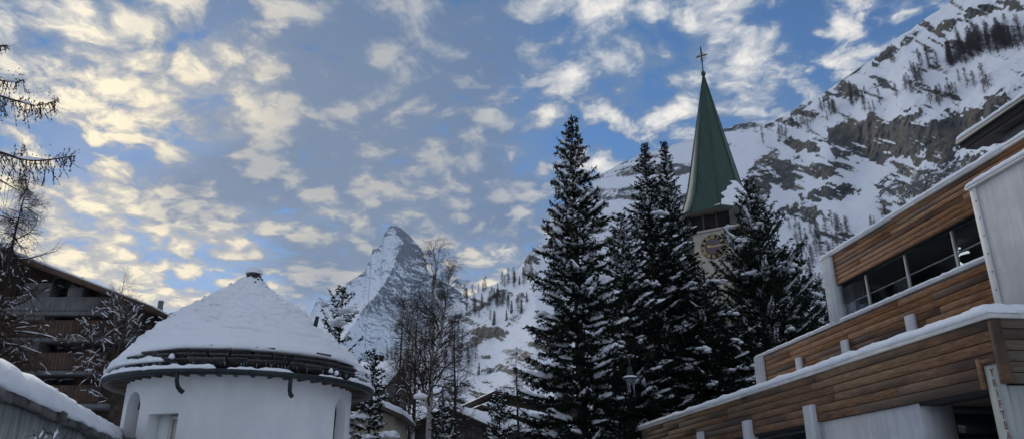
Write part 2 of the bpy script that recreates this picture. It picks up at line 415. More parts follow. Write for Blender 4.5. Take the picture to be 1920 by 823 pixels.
M['alp'] = rock_snow('alpine_snow_and_rock', [(0.055, 0.060, 0.060), (0.115, 0.110, 0.098), (0.155, 0.128, 0.096), (0.035, 0.036, 0.038)], (0.82, 0.85, 0.90))
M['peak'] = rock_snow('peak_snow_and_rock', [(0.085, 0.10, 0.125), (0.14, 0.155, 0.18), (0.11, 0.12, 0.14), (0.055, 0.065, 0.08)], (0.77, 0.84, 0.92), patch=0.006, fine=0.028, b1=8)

def set_attr(me, name, val):
    a = me.attributes.new(name, 'FLOAT', 'POINT'); a.data.foreach_set('value', np.asarray(val, np.float32).ravel())

def sil(pts):
    P = np.array([azel(u, v) for u, v in pts]); return P[:, 0], P[:, 1]

# ---- near mountain flank on the right ------------------------------------------------
near_px = [(560, 800), (640, 752), (700, 700), (760, 650), (820, 596), (845, 572), (868, 560), (890, 549), (905, 541), (930, 530), (950, 517), (965, 508), (975, 500),
           (985, 486), (996, 470), (1003, 463), (1020, 455), (1060, 436), (1110, 412), (1160, 398), (1230, 372), (1300, 335), (1372, 290), (1405, 262), (1438, 233),
           (1470, 218), (1500, 198), (1530, 183), (1560, 163), (1600, 135), (1640, 108), (1665, 86), (1690, 66), (1720, 46), (1750, 25), (1790, -2), (1840, -42), (1920, -95), (2050, -160), (2300, -190), (2700, -120)]
sa, se = sil(near_px)
rng = np.random.RandomState(3)
NA, NF = 720, 360
azs = np.linspace(sa[0], sa[-1], NA)
# more columns inside the picture, fewer outside it
wgt = np.where((azs > azel(840, 500)[0]) & (azs < azel(1960, 300)[0]), 1.0, 0.22); cw = np.cumsum(wgt); azs = np.interp(np.linspace(cw[0], cw[-1], NA), cw, azs)
etop = np.interp(azs, sa, se)
ejit = 0.0022 * fbm(np.stack([azs * 60, azs * 0, azs * 0 + 3], -1), 5)
r1 = np.interp(azs, [sa[0], azel(868, 560)[0], azel(1003, 463)[0], azel(1440, 232)[0], azel(1690, 66)[0], azel(1920, 0)[0], sa[-1]], [700, 900, 760, 860, 720, 640, 520])
r0 = np.interp(azs, [sa[0], azel(868, 560)[0], azel(1003, 463)[0], azel(1440, 232)[0], azel(1920, 0)[0], sa[-1]], [330, 260, 210, 160, 120, 110])
# rock faces seen in the photograph: (centre u, centre v, half width, half height, tilt deg, strength)
rocks = [(1588, 262, 40, 40, -20, 1), (1640, 258, 48, 44, 0, 1.1), (1700, 258, 55, 50, -4, 1.1), (1765, 255, 60, 42, -6, 1.1), (1815, 235, 30, 45, 0, .9), (1860, 200, 36, 22, -22, 1),
         (1720, 345, 75, 34, -10, .62), (1790, 320, 60, 30, -10, .6), (1480, 325, 28, 30, 25, .8), (1560, 360, 56, 16, -8, .95), (1545, 320, 30, 17, 0, .8), (1503, 272, 45, 11, 12, .9), (1440, 300, 40, 12, -30, .6),
         (1418, 360, 26, 30, 0, .8), (1505, 398, 42, 18, 0, .75), (1660, 104, 36, 11, -38, .95), (1607, 124, 32, 9, -40, .95), (1772, 52, 22, 14, -40, .9), (1836, 20, 42, 12, -18, 1), (1890, 12, 40, 11, 4, 1),
         (1700, 75, 24, 7, -42, .7), (1560, 172, 34, 6, -42, .6), (1500, 205, 30, 6, -36, .6), (1590, 165, 18, 8, -10, .7), (1650, 160, 22, 5, -20, .45),
         (905, 625, 30, 13, -12, 1), (940, 625, 14, 18, -50, .9), (945, 558, 20, 12, -30, .55), (998, 482, 14, 22, -55, .9), (1020, 470, 24, 12, -20, .7), (865, 600, 40, 8, 10, .6), (900, 575, 30, 6, -25, .7), (930, 552, 24, 7, -30, .7), (890, 640, 40, 9, -30, .6), (960, 600, 20, 8, -30, .55), (930, 690, 30, 8, -20, .6), (975, 560, 16, 8, -40, .6), (915, 668, 12, 6, 0, .7), (960, 660, 14, 6, 10, .6),
         (1180, 440, 60, 14, -20, .7), (1130, 455, 40, 10, -25, .7), (1290, 370, 30, 14, -30, .6), (1250, 420, 50, 16, -20, .6), (1880, 300, 60, 30, -20, .7), (1340, 400, 50, 16, -20, .6)]
fs = np.linspace(0, 1, NF)
A2, F2 = np.meshgrid(azs, fs)                                  # rows: fraction of the way up
E2 = F2 * etop[None] + ejit[None] * sstep(.86, 1, F2)
# back to picture position only to know which rock face a vertex belongs to
def to_px(A, E):
    x, y, z = np.sin(A), np.cos(A), E
    f = y * CP + z * SP; up = -y * SP + z * CP
    return 960 + F_PX * x / f, 411.5 - F_PX * up / f
U2, V2 = to_px(A2, E2)
rk = np.zeros_like(U2)
nz = fbm(np.stack([U2 / 26, V2 / 26, U2 * 0], -1), 5); nz2 = fbm(np.stack([U2 / 9, V2 / 6, U2 * 0 + 9], -1), 4)
for (cu, cv, hw, hh, tl, st) in rocks:
    c_, s_ = math.cos(math.radians(tl)), math.sin(math.radians(tl))
    du, dv = U2 - cu, V2 - cv; a_ = (du * c_ + dv * s_) / hw; b_ = (-du * s_ + dv * c_) / hh
    q = np.sqrt(a_ * a_ + b_ * b_) + 0.7 * nz + .4 * nz2
    rk = np.maximum(rk, st * (1 - sstep(0.72, 1.12, q)))
# scattered outcrops in bands that follow the strata
bx = U2 * 0.94 + V2 * 0.34; by = -U2 * 0.34 + V2 * 0.94
band = fbm(np.stack([bx / 80, by / 17, U2 * 0 + 4], -1), 5, .6)
area = sstep(-0.12, .12, fbm(np.stack([U2 / 150, V2 / 120, U2 * 0 + 31], -1), 3))
rk = np.maximum(rk, sstep(-0.02, 0.24, band) * (0.34 + 0.5 * area))
# the ledges inside the large face hold snow
ledge = fbm(np.stack([bx / 60, by / 9, U2 * 0 + 14], -1), 4, .6)
rk = rk * (1 - .85 * sstep(0.22, 0.45, ledge) * (rk > 0.3))
wS = 1.0 - 0.80 * np.clip(rk, 0, 1)
kw = np.hanning(41); kw /= kw.sum()
wS = np.apply_along_axis(lambda r: np.convolve(np.pad(r, 20, 'edge'), kw, 'valid'), 1, wS)      # neighbouring columns share their steps
cum = np.cumsum(wS, 0); cum = cum / cum[-1:]
R2 = r0[None] + (r1 - r0)[None] * cum
X, Y = R2 * np.sin(A2), R2 * np.cos(A2); Z = E2 * R2
# rough relief, pushed along the slope's outward direction
P3 = np.stack([X, Y, Z], -1)
rel = 9 * fbm(P3 / 90, 3) + 4 * fbm(P3 / 26 + 5, 4, .6, True) * (.4 + rk) + 1.5 * fbm(P3 / 6.5 + 9, 4, .6) * (.45 + rk) + 0.8 * fbm(P3 / 2.6 + 3, 3, .6) * (.4 + rk)
rel *= sstep(0, .05, F2)
R2 = R2 - rel * np.where(F2 > .985, 0.3, 1.0)
X, Y = R2 * np.sin(A2), R2 * np.cos(A2); Z = E2 * R2
terr = np.stack([X, Y, Z + EYE * 0.0 + 1.2], -1); terr[0, :, 2] = -0.6
TERR = terr.copy(); TU, TV = U2, V2
# the far side, falling away behind the ridge
back = []
for k, (dr, dz) in enumerate([(14, -2), (45, -18), (130, -80), (330, -260)]):
    rr = R2[-1] + dr; back.append(np.stack([rr * np.sin(azs), rr * np.cos(azs), np.maximum(terr[-1, :, 2] + dz, -1)], -1))
allv = np.concatenate([terr, np.array(back)], 0)
mb = MB(); mb.grid(allv)
me = mb.mesh('snowy_mountainside', True); me.materials.append(M['alp'])
set_attr(me, 'rock', np.concatenate([rk, np.repeat(rk[-1:] * .5, 4, 0)], 0))
link('mountainside', me, kind='structure')

def on_slope(u, v):
    """the mountainside point that the picture shows at (u, v)"""
    a, e = azel(u, v); i = int(np.clip(np.searchsorted(azs, a), 0, NA - 1))
    j = int(np.clip(np.searchsorted(E2[:, i], e), 1, NF - 1)); return Vector(TERR[j, i])

# ---- smoother snowfield ridge behind it ------------------------------------------------
far_px = [(820, 640), (900, 590), (960, 540), (1003, 500), (1060, 395), (1090, 357), (1121, 330), (1160, 309), (1200, 291), (1260, 272), (1314, 257), (1360, 241), (1385, 233), (1405, 229), (1425, 231), (1445, 236), (1500, 240), (1600, 236), (1800, 260)]
sa2, se2 = sil(far_px); n_a, n_f = 280, 140
az2 = np.linspace(sa2[0], sa2[-1], n_a); et2 = np.interp(az2, sa2, se2); ej2 = 0.0016 * fbm(np.stack([az2 * 70, az2 * 0, az2 * 0], -1), 5)
A3, F3 = np.meshgrid(az2, np.linspace(0, 1, n_f)); E3 = F3 * et2[None] + ej2[None] * sstep(.86, 1, F3)
R3 = 1150 + 650 * F3 ** 0.9
P3 = np.stack([R3 * np.sin(A3), R3 * np.cos(A3), E3 * R3], -1)
bnd = fbm(P3 / np.array([150, 150, 34.0]), 5, .6)
rk3 = np.clip(sstep(-.15, .34, bnd) * .72 + .30 * sstep(.1, .5, fbm(P3 / np.array([60, 60, 16.0]) + 7, 4, .6)), 0, 1)
R3 = R3 - 22 * fbm(P3 / 260, 4) - 8 * fbm(P3 / 50 + 3, 4, .6, True) * (.4 + rk3)
P3 = np.stack([R3 * np.sin(A3), R3 * np.cos(A3), E3 * R3 + 1], -1)
bk = [P3[-1] + np.array([0.05, .2, -.12]) * d for d in (60, 300, 900)]
bk = [np.concatenate([b_[:, :2], np.maximum(b_[:, 2:], -2)], 1) for b_ in bk]
mb = MB(); mb.grid(np.concatenate([P3, np.array(bk)], 0)); me = mb.mesh('snowfield_ridge', True); me.materials.append(M['alp'])
set_attr(me, 'rock', np.concatenate([rk3, np.repeat(rk3[-1:], 3, 0)], 0)); link('snowfield_ridge', me, kind='structure')

# ---- the great pyramid peak ------------------------------------------------
peak_px = [(250, 600), (310, 588), (335, 582), (365, 590), (420, 640), (540, 640), (560, 610), (578, 592), (586, 581), (592, 566), (599, 556), (607, 562), (617, 563), (626, 553), (636, 543), (650, 530), (668, 519), (685, 508), (688, 496), (695, 487), (698, 468), (706, 465), (717, 457),
           (720, 441), (725, 431), (732, 424), (741, 423), (752, 428), (767, 441), (781, 455), (788, 462), (792, 471), (796, 480), (800, 488), (800, 503), (808, 512), (816, 517), (831, 528), (851, 538), (869, 552), (900, 590), (960, 640), (1050, 700)]
sap, sep_ = sil(peak_px)
n_a, n_f = 450, 310
azp = np.linspace(sap[0], sap[-1], n_a); wq = np.where((azp > azel(570, 500)[0]) & (azp < azel(885, 500)[0]), 1, .2); cq = np.cumsum(wq); azp = np.interp(np.linspace(cq[0], cq[-1], n_a), cq, azp)
etp = np.interp(azp, sap, sep_); ejp = 0.0011 * fbm(np.stack([azp * 190, azp * 0, azp * 0 + 8], -1), 4)
A4, F4 = np.meshgrid(azp, np.linspace(0, 1, n_f) ** .85); E4 = F4 * etp[None] + ejp[None] * sstep(.93, 1, F4)
U4, V4 = to_px(A4, E4)
# buttress ridges (picture u as a function of v) with their reach towards the viewer
def rid(V, pts): vs = np.array([p[1] for p in pts], float); us = np.array([p[0] for p in pts], float); return np.interp(V, vs, us)
main = rid(V4, [(738, 424), (757, 448), (756, 460), (747, 474), (741, 487), (735, 505), (728, 518), (716, 537), (705, 553), (690, 568), (660, 610), (600, 700)])
main = main + 3 * fbm(np.stack([V4 / 22, V4 * 0, V4 * 0], -1), 3)
dl = U4 - main
hgt = np.clip((V4 - 423) / 200, 0, 2)
prof = np.where(dl < 0, np.exp(dl / (18 + 75 * hgt)), np.exp(-dl / (14 + 48 * hgt)))
R4 = 4200 + 0 * A4 - prof * (70 + 900 * hgt) - 700 * hgt * .5
rib = rid(V4, [(752, 520), (742, 560), (720, 610), (700, 660)]); dr_ = np.abs(U4 - rib)
R4 -= 140 * np.exp(-dr_ / 14) * sstep(515, 560, V4)
rib2 = rid(V4, [(800, 500), (795, 540), (780, 600)]); R4 -= 160 * np.exp(-np.abs(U4 - rib2) / 16) * sstep(490, 540, V4)
lowshelf = sstep(575, 640, V4); R4 -= 420 * lowshelf
P4 = np.stack([R4 * np.sin(A4), R4 * np.cos(A4), E4 * R4], -1)
strata = fbm(np.stack([U4 / 34 + V4 / 60, V4 / 7 - U4 / 26, U4 * 0], -1), 5, .6)
crag = fbm(P4 / 130, 5, .55, True)
R4 = R4 - 30 * fbm(P4 / 420, 3) - (20 * crag + 12 * strata) * (0.7 + .3 * (dl > 0)) - 5 * fbm(P4 / 34 + 3, 4, .6)
P4 = np.stack([R4 * np.sin(A4), R4 * np.cos(A4), E4 * R4 + 1], -1)
streak = fbm(np.stack([(U4 * .62 + V4 * .78) / 46, (V4 * .62 - U4 * .78) / 5.0, U4 * 0 + 2], -1), 4, .6)
bare = np.where(dl > 0, .56 - .10 * sstep(540, 640, V4), .28) + .30 * strata + .24 * streak
bare += .22 * np.exp(-((U4 - 738 - (V4 - 423) * .5) / 22) ** 2) * (1 - sstep(438, 452, V4))          # the summit head
bare += .5 * np.exp(-((U4 - 757) / 13) ** 2 - ((V4 - 470) / 15) ** 2)
edge = np.interp(azp, sap, sep_)[None] - E4; bare += .30 * np.exp(-edge / .006) * (dl < 0)
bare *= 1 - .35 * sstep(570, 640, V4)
bk = [P4[-1] + np.array([-.02, .12, -.16]) * d for d in (300, 1500, 4500)]
bk = [np.concatenate([b_[:, :2], np.maximum(b_[:, 2:], -2)], 1) for b_ in bk]
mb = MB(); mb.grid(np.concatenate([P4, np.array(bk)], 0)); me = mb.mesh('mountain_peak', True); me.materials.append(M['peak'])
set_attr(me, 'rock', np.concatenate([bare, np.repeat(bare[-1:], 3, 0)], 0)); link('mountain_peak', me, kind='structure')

# ---- ground ------------------------------------------------
mb = MB(); th = np.linspace(0, 2 * math.pi, 65)[:-1]
rr = [0.5, 8, 20, 45, 90, 200, 500, 1500, 5000, 9000]
G = np.array([[(r * math.cos(a), r * math.sin(a), -0.02 if r < 100 else -0.5) for a in th] for r in rr])
mb.grid(G, True); mb.ngon(G[0])
mb.build('snowy_ground', M['snow'], kind='structure')
# ------------------------------------------------------------------ the timber and concrete hall on the right
# local frame: x = away from the street face, y = along the street (away from the camera), z = up
DV = Vector((-0.095853, 0.995395, 0)); QV = Vector((0.995395, 0.095853, 0)); HALL_RZ = math.atan2(QV.y, QV.x)
hall = thing('timber_hall', 'stepped concrete hall clad in brown timber boards with snow on its parapets', 'building', (0, 0, 0), HALL_RZ)
R_ = random.Random(11)
def hbox(name, a, b, m, parent=hall, c=0.0, **kw):
    mb = MB(); (mb.bbox(a, b, c) if c else mb.box(a, b)); return mb.build(name, m, parent, **kw)
def boards_row(x_face, y0, y1, z0, z1, rows, m, joints=(5.0, 9.0), th=0.03, skip=None):
    p = (z1 - z0) / rows
    for k in range(rows):
        za, zb = z0 + k * p, z0 + (k + 1) * p
        y = y0; first = True
        while y < y1 - 0.05:
            L = R_.uniform(*joints) * (R_.uniform(.3, 1) if first else 1); first = False
            ye = min(y + L, y1)
            if y1 - ye < 1.2: ye = y1
            ya = y
            if skip: ya = max(ya, skip(za, zb))
            if ye - ya > .05:
                pr = th + R_.uniform(-.006, .006)
                mb = MB(); mb.bbox((x_face - pr, ya + .003, za + .007), (x_face + .02, ye - .003, zb - .007), .004); mb.build('board', m, hall)
            y = ye
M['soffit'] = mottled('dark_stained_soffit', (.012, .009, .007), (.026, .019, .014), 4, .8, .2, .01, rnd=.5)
OF = 9.56                                   # street face of the lowest storey
# lowest storey
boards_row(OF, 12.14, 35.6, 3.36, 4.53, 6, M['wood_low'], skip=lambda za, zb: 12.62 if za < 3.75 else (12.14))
hbox('parapet_wall', (OF + .021, 12.2, 3.30), (OF + .48, 36.0, 4.52), M['dark'])
hbox('corner_post', (OF - .035, 12.0, 3.40), (OF + .13, 12.135, 4.50), M['wood_low'], c=.01)
hbox('edge_trim', (OF - .045, 12.50, 3.36), (OF + .02, 12.615, 3.90), M['wood_low'], c=.008)
hbox('edge_trim', (OF - .04, 12.14, 3.80), (OF + .02, 12.497, 3.86), M['wood_low'], c=.006)
# boards of the end face run across
for k in range(6):
    za = 3.40 + k * .19; mb = MB(); mb.bbox((-.03, -6.66, za + .007), (.02 + R_.uniform(0, .004), 0, za + .183), .004)
    o = mb.build('board', M['wood_grey'], hall); o.rotation_euler = (0, 0, math.pi / 2); o.location = (OF + .14, 12.085, 0)
    # local y- runs to +x of the hall
hbox('end_wall_core', (OF + .20, 12.12, 3.35), (16.5, 12.19, 4.5), M['dark'])
hbox('concrete_end_wall', (OF + .03, 12.08, -.02), (16.5, 12.5, 3.37), M['concrete_pillar'])
# fascia and snow of the lowest parapet
for ya, yb in ((11.98, 17.6), (17.615, 23.4), (23.415, 29.3), (29.315, 36.06)):
    hbox('metal_fascia', (OF - .075, ya, 4.525), (OF + .5, yb, 4.605), M['fascia'], c=.006)
hbox('metal_fascia', (OF + .503, 11.98, 4.525), (16.6, 12.5, 4.605), M['fascia'], c=.006)
def snow_ledge(x0, x1, y0, y1, z, h, name='snow_cover', seed=0, step=.09, along='y'):
    """a soft rounded pillow of snow lying along a ledge"""
    n = max(3, int((y1 - y0) / step)); ys = np.linspace(y0, y1, n); prof = np.linspace(0, math.pi, 9)
    P = np.stack([ys * .9, ys * 0 + seed, ys * 0], -1); hh = h * (1 + .35 * fbm(P, 4)); jx = .035 * fbm(P * 3 + 7, 3); jz = .022 * fbm(P * 9 + 3, 3)
    e = np.ones(n); e[0] = e[-1] = .25; e[1] = e[-2] = .8; e[2] = e[-3] = .95
    V = []
    cx, hw = (x0 + x1) / 2, (x1 - x0) / 2
    for k, a in enumerate(prof):
        c_ = math.copysign(abs(math.cos(a)) ** .45, -math.cos(a)); s_ = math.sin(a) ** .55
        V.append(np.stack([cx + c_ * hw * (.9 + .1 * e) + jx * (1 if c_ < 0 else .3), ys, z + s_ * hh * e + jz * s_], -1))
    V.append(np.stack([np.full(n, cx), ys, np.full(n, z - .003)], -1))
    V = np.array(V)
    if along == 'x': V = V[..., [1, 0, 2]]
    mb = MB(); mb.grid(np.transpose(V, (1, 0, 2)), True); mb.ngon(V[:, 0][::-1]); mb.ngon(V[:, -1])
    return mb
snow_ledge(OF - .10, OF + .52, 11.95, 36.05, 4.607, .19).build('snow_cover', M['snow_soft'], hall, True)
mb = snow_ledge(11.95, 12.55, OF - .08, 16.6, 4.607, .19, along='x', seed=4); mb.build('snow_cover', M['snow_soft'], hall, True)
hbox('terrace_slab', (OF + .50, 12.5, 4.05), (12.6, 36.0, 4.32), M['concrete'])
snow_ledge(OF + .53, 12.42, 12.6, 35.9, 4.322, .16, seed=9).build('snow_cover', M['snow_soft'], hall, True)
# columns under and through the lowest boards
for (ya, yb) in ((18.70, 19.22), (22.80, 23.36), (27.16, 27.70), (31.5, 32.05)):
    hbox('concrete_column', (OF - .13, ya, -.02), (OF + .25, yb, 3.80), M['concrete'], c=.015)
hbox('concrete_wall', (OF + .01, 14.53, -.02), (10.28, 18.695, 3.353), M['concrete'])
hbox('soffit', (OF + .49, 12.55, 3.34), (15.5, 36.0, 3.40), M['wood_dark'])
# entrance glazing beside the concrete wall, looking back to the street
hbox('door_frame', (10.285, 14.86, 2.60), (12.6, 14.98, 2.72), M['metal_dark'])
hbox('glass_door', (10.285, 14.93, -.02), (12.6, 14.95, 2.597), M['glass'])
hbox('door_frame', (10.285, 14.86, 3.20), (12.6, 14.98, 3.335), M['metal_dark'])
hbox('transom_glass', (10.285, 14.93, 2.723), (12.6, 14.95, 3.197), M['glass'])
hbox('entrance_side_wall', (12.6, 12.5, -.02), (12.9, 16, 3.335), M['concrete'])
for (ya, yb) in ((19.225, 22.795), (23.365, 27.155), (27.705, 31.495), (32.055, 35.9)):
    w_ = hbox('window', (OF + .12, ya, 3.20), (OF + .2, yb, 3.297), M['metal_dark'])
    hbox('pane', (OF + .15, ya, .6), (OF + .17, yb, 3.197), M['glass'], w_)
    hbox('mullion', (OF + .11, (ya + yb) / 2 - .03, .6), (OF + .19, (ya + yb) / 2 + .03, 3.197), M['metal_dark'], w_)
    hbox('window_apron', (OF + .05, ya, -.02), (OF + .22, yb, .597), M['concrete'])
hbox('inner_core', (12.95, 16, -.02), (24, 35.95, 4.04), M['dark'])
# lettering on the pillar
def letter_mesh(ch, h, bold=0.0):
    cu = bpy.data.curves.new('glyph', 'FONT'); cu.body = ch; cu.size = h / .70; cu.extrude = .0; cu.offset = bold * h; cu.align_x = 'CENTER'
    o = bpy.data.objects.new('glyph', cu); COL.objects.link(o); bpy.context.view_layer.update()
    me = bpy.data.meshes.new_from_object(o.evaluated_get(bpy.context.evaluated_depsgraph_get())); bpy.data.objects.remove(o); return me
M['letter'] = mottled('faded_red_brown_paint', (0.12, 0.05, 0.035), (0.20, 0.10, 0.07), 14, .8, 0, 0)
pillar = hbox('lettered_pillar', (OF - .01, 12.07, -.02), (OF + .028, 12.47, 3.79), M['concrete_pillar'])
for k, ch in enumerate('TRIFTBACH'):
    me = letter_mesh(ch, .125, .02); me.materials.append(M['letter'])
    o = link('letter', me, pillar); z = 3.56 - k * .178
    o.matrix_local = Matrix.Translation((OF - .014, 12.30 - k * .012, z)) @ Matrix(((0, 0, -1, 0), (-1, 0, 0, 0), (0, 1, 0, 0), (0, 0, 0, 1)))
# second storey, set back behind the terrace
O2 = 12.50
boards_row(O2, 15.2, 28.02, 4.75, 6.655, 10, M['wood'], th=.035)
hbox('wall_core', (O2 + .021, 15.0, 4.33), (O2 + .3, 28.02, 6.64), M['dark'])
hbox('concrete_post', (O2 - .12, 28.03, 4.33), (O2 + .35, 28.80, 6.70), M['concrete'], c=.015)
for (ya, yb) in ((18.36, 18.74), (21.78, 22.14), (24.90, 25.28)):
    hbox('concrete_column', (O2 - .14, ya, 4.33), (O2 - .04, yb, 6.13), M['concrete'], c=.012)
for ya, yb in ((14.9, 19.9), (19.915, 24.4), (24.415, 28.9)):
    hbox('metal_fascia', (O2 - .07, ya, 6.705), (O2 + .4, yb, 6.75), M['fascia'], c=.006)
snow_ledge(O2 - .09, O2 + .22, 14.9, 28.88, 6.752, .085, seed=21).build('snow_cover', M['snow_soft'], hall, True)
snow_ledge(O2 + .25, 16.5, 22.7, 28.85, 6.752, .16, seed=25).build('snow_cover', M['snow_soft'], hall, True)
hbox('terrace_slab', (O2 + .36, 16.0, 6.42), (24, 28.78, 6.70), M['concrete'])
hbox('inner_core', (12.95, 22.7, 4.33), (24, 28.5, 6.40), M['dark'])
# third storey: long window band with blinds, timber above it
boards_row(O2, 10.0, 22.03, 7.88, 8.87, 7, M['wood'], th=.035)
hbox('wall_core', (O2 + .021, 10.0, 7.885), (O2 + .3, 22.03, 8.86), M['dark'])
hbox('concrete_post', (O2 - .10, 22.05, 6.76), (O2 + .32, 22.66, 8.86), M['concrete'], c=.015)
for k in range(6):
    hbox('bolt', (O2 - .112, 22.45, 6.98 + k * .35), (O2 - .10, 22.475, 7.005 + k * .35), M['metal_dark'])
band = hbox('window', (O2 + .16, 14.5, 7.82), (O2 + .26, 22.04, 7.878), M['metal_dark'])
hbox('window_sill', (O2 + .10, 14.5, 6.755), (O2 + .30, 22.04, 6.84), M['metal_dark'], band)
for y in (16.60, 18.61, 20.60):
    hbox('mullion', (O2 + .09, y - .022, 6.843), (O2 + .17, y + .022, 7.817), M['fascia'], band)
for ya, yb in ((14.5, 16.565), (16.635, 18.575), (18.645, 20.565), (20.635, 22.04)):
    m_, t_, b_ = None, None, None
    hbox('pane', (O2 + .18, ya, 6.843), (O2 + .195, yb, 7.817), M['glass_clear'] if 'glass_clear' in M else M['glass'], band)
    hbox('transom', (O2 + .165, ya, 7.24), (O2 + .205, yb, 7.275), M['concrete_pillar'], band)
    mb = MB()
    for k in range(11):
        z = 7.30 + k * .047
        mb.add([(O2 + .06, ya + .02, z - .012), (O2 + .06, yb - .02, z - .012), (O2 + .115, yb - .02, z + .014), (O2 + .115, ya + .02, z + .014),
                (O2 + .06, ya + .02, z - .009), (O2 + .06, yb - .02, z - .009), (O2 + .115, yb - .02, z + .017), (O2 + .115, ya + .02, z + .017)],
               Q=[(0, 3, 2, 1), (4, 5, 6, 7), (0, 1, 5, 4), (2, 3, 7, 6)])
    mb.build('venetian_blind', M['metal_dark'], band)
hbox('window_return', (O2 + .19, 21.5, 6.845), (O2 + .9, 22.03, 7.8), M['concrete'])
# the room behind the window band, with its ceiling lamps on
for a, b in (((15.5, 14.0, 6.77), (15.6, 22.3, 7.9)), ((12.9, 14.0, 7.9), (15.6, 22.3, 8.0)), ((12.9, 22.2, 6.77), (15.5, 22.3, 7.899)), ((12.9, 14.0, 6.755), (15.5, 22.0, 6.77))):
    hbox('room_lining', a, b, M['room'] if 'room' in M else M['dark'])
ml, tl_, bl_ = material('lit_lamp', .5); bl_.inputs['Emission Color'].default_value = (.82, .9, 1, 1); bl_.inputs['Emission Strength'].default_value = 0.8
for (x, y, z) in ((13.7, 17.55, 7.74), (13.7, 17.3, 7.62), (13.7, 15.9, 7.74), (13.7, 15.7, 7.62)):
    hbox('tube_lamp', (x, y, z), (x + .05, y + .8, z + .022), ml)
for (x, y, z) in ((13.2, 18.4, 7.1), (13.2, 17.1, 7.1), (13.2, 16.0, 7.12)):
    for k in range(4): hbox('lamp_louvre', (x, y, z + k * .04), (x + .08, y + .26, z + .012 + k * .04), ml)
for ya, yb in ((9.6, 14.2), (14.215, 18.6), (18.615, 22.72)):
    hbox('metal_fascia', (O2 - .10, ya, 8.872), (O2 + .4, yb, 8.93), M['fascia'], c=.006)
snow_ledge(O2 - .12, O2 + .42, 9.6, 22.74, 8.932, .12, seed=33).build('snow_cover', M['snow_soft'], hall, True)
hbox('roof_slab', (O2 + .42, 9.6, 8.6), (24, 22.6, 8.91), M['concrete'])
snow_ledge(O2 + .45, 24, 9.7, 22.5, 8.91, .16, seed=37).build('snow_cover', M['snow_soft'], hall, True)
# the tall concrete box that closes the window band
O3 = 12.20
hbox('concrete_tower', (O3, 8.0, 4.33), (O2 + .9, 15.13, 8.30), M['concrete'])
hbox('corner_trim', (O3 - .02, 14.95, 4.33), (O3 + .1, 15.15, 8.297), M['fascia'], c=.006)
for k in range(9): hbox('bolt', (O3 - .032, 14.985, 4.6 + k * .42), (O3 - .02, 15.01, 4.63 + k * .42), M['metal_dark'])
hbox('metal_fascia', (O3 - .07, 7.9, 8.303), (O2 + .95, 15.22, 8.36), M['fascia'], c=.006)
snow_ledge(O3 - .09, O3 + .55, 7.9, 15.25, 8.362, .14, seed=41).build('snow_cover', M['snow_soft'], hall, True)
# top floor under a deep eave
mb = MB(); mb.add([(13.2, 8, 10.0), (13.2, 16.4, 10.0), (18, 16.4, 11.4), (18, 8, 11.4), (13.2, 8, 10.22), (13.2, 16.4, 10.22), (18, 16.4, 11.62), (18, 8, 11.62)],
    Q=[(0, 1, 2, 3), (4, 7, 6, 5), (0, 4, 5, 1), (1, 5, 6, 2), (2, 6, 7, 3), (3, 7, 4, 0)]); mb.build('eave_roof', M['dark'], hall)
for k in range(4):
    y0 = 16.38 - 0.0 - k * 0; z0 = 10.0
for k in range(6):
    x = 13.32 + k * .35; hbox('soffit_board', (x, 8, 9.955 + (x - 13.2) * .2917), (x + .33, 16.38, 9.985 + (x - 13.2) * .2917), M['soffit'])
mb = snow_ledge(13.13, 14.4, 8, 16.48, 10.23, .16, seed=47); mb.build('snow_cover', M['snow_soft'], hall, True)
hbox('gutter', (13.12, 8, 10.10), (13.195, 16.42, 10.20), M['metal_dark'])
hbox('concrete_wall', (13.9, 8, 9.08), (14.2, 15.75, 10.1), M['concrete'])
hbox('timber_wall', (14.25, 8, 8.95), (23, 15.6, 10.35), M['wood'])
# ------------------------------------------------------------------ the round chapel
CX, CY = -7.668, 21.896
chapel = thing('round_chapel', 'round white chapel under a conical roof thick with snow', 'chapel', (CX, CY, 0), 0)
RW, RG = 3.02, 3.62
def cyl_pt(phi, r, z):          # phi = 0 faces the street (-y), grows towards +x
    a = math.radians(phi); return (r * math.sin(a), -r * math.cos(a), z)
def ring(r, z, n=128, a0=0, a1=360):
    th = np.radians(np.linspace(a0, a1, n, endpoint=(a1 - a0) % 360 != 0)); return np.stack([r * np.sin(th), -r * np.cos(th), np.broadcast_to(z, th.shape)], -1)
opens = [(-42.0, .80, 3.02, 4.13, True, 'window'), (-18.0, .90, 1.2, 3.52, False, 'door'), (78.5, .74, 2.2, 4.15, True, 'window')]
def half_ang(w_): return math.degrees(math.asin(w_ / 2 / RW))
def head(o, phi):                # height of an opening's head at the angle phi
    p_, w_, z0, z1, ar, _ = o
    if not ar: return z1
    x = RW * math.sin(math.radians(phi - p_)); return z1 - w_ / 2 + math.sqrt(max(0, (w_ / 2) ** 2 - x * x))
cols = set(np.round(np.arange(-180, 180.1, 2.5), 3))
for o in opens:
    h = half_ang(o[1]); cols = {c for c in cols if abs(c - o[0]) > h + .4} | {round(o[0] + h * math.sin(t_), 4) for t_ in np.linspace(-math.pi / 2, math.pi / 2, 19)}
cols = sorted(cols); mb = MB(); RI = 2.66
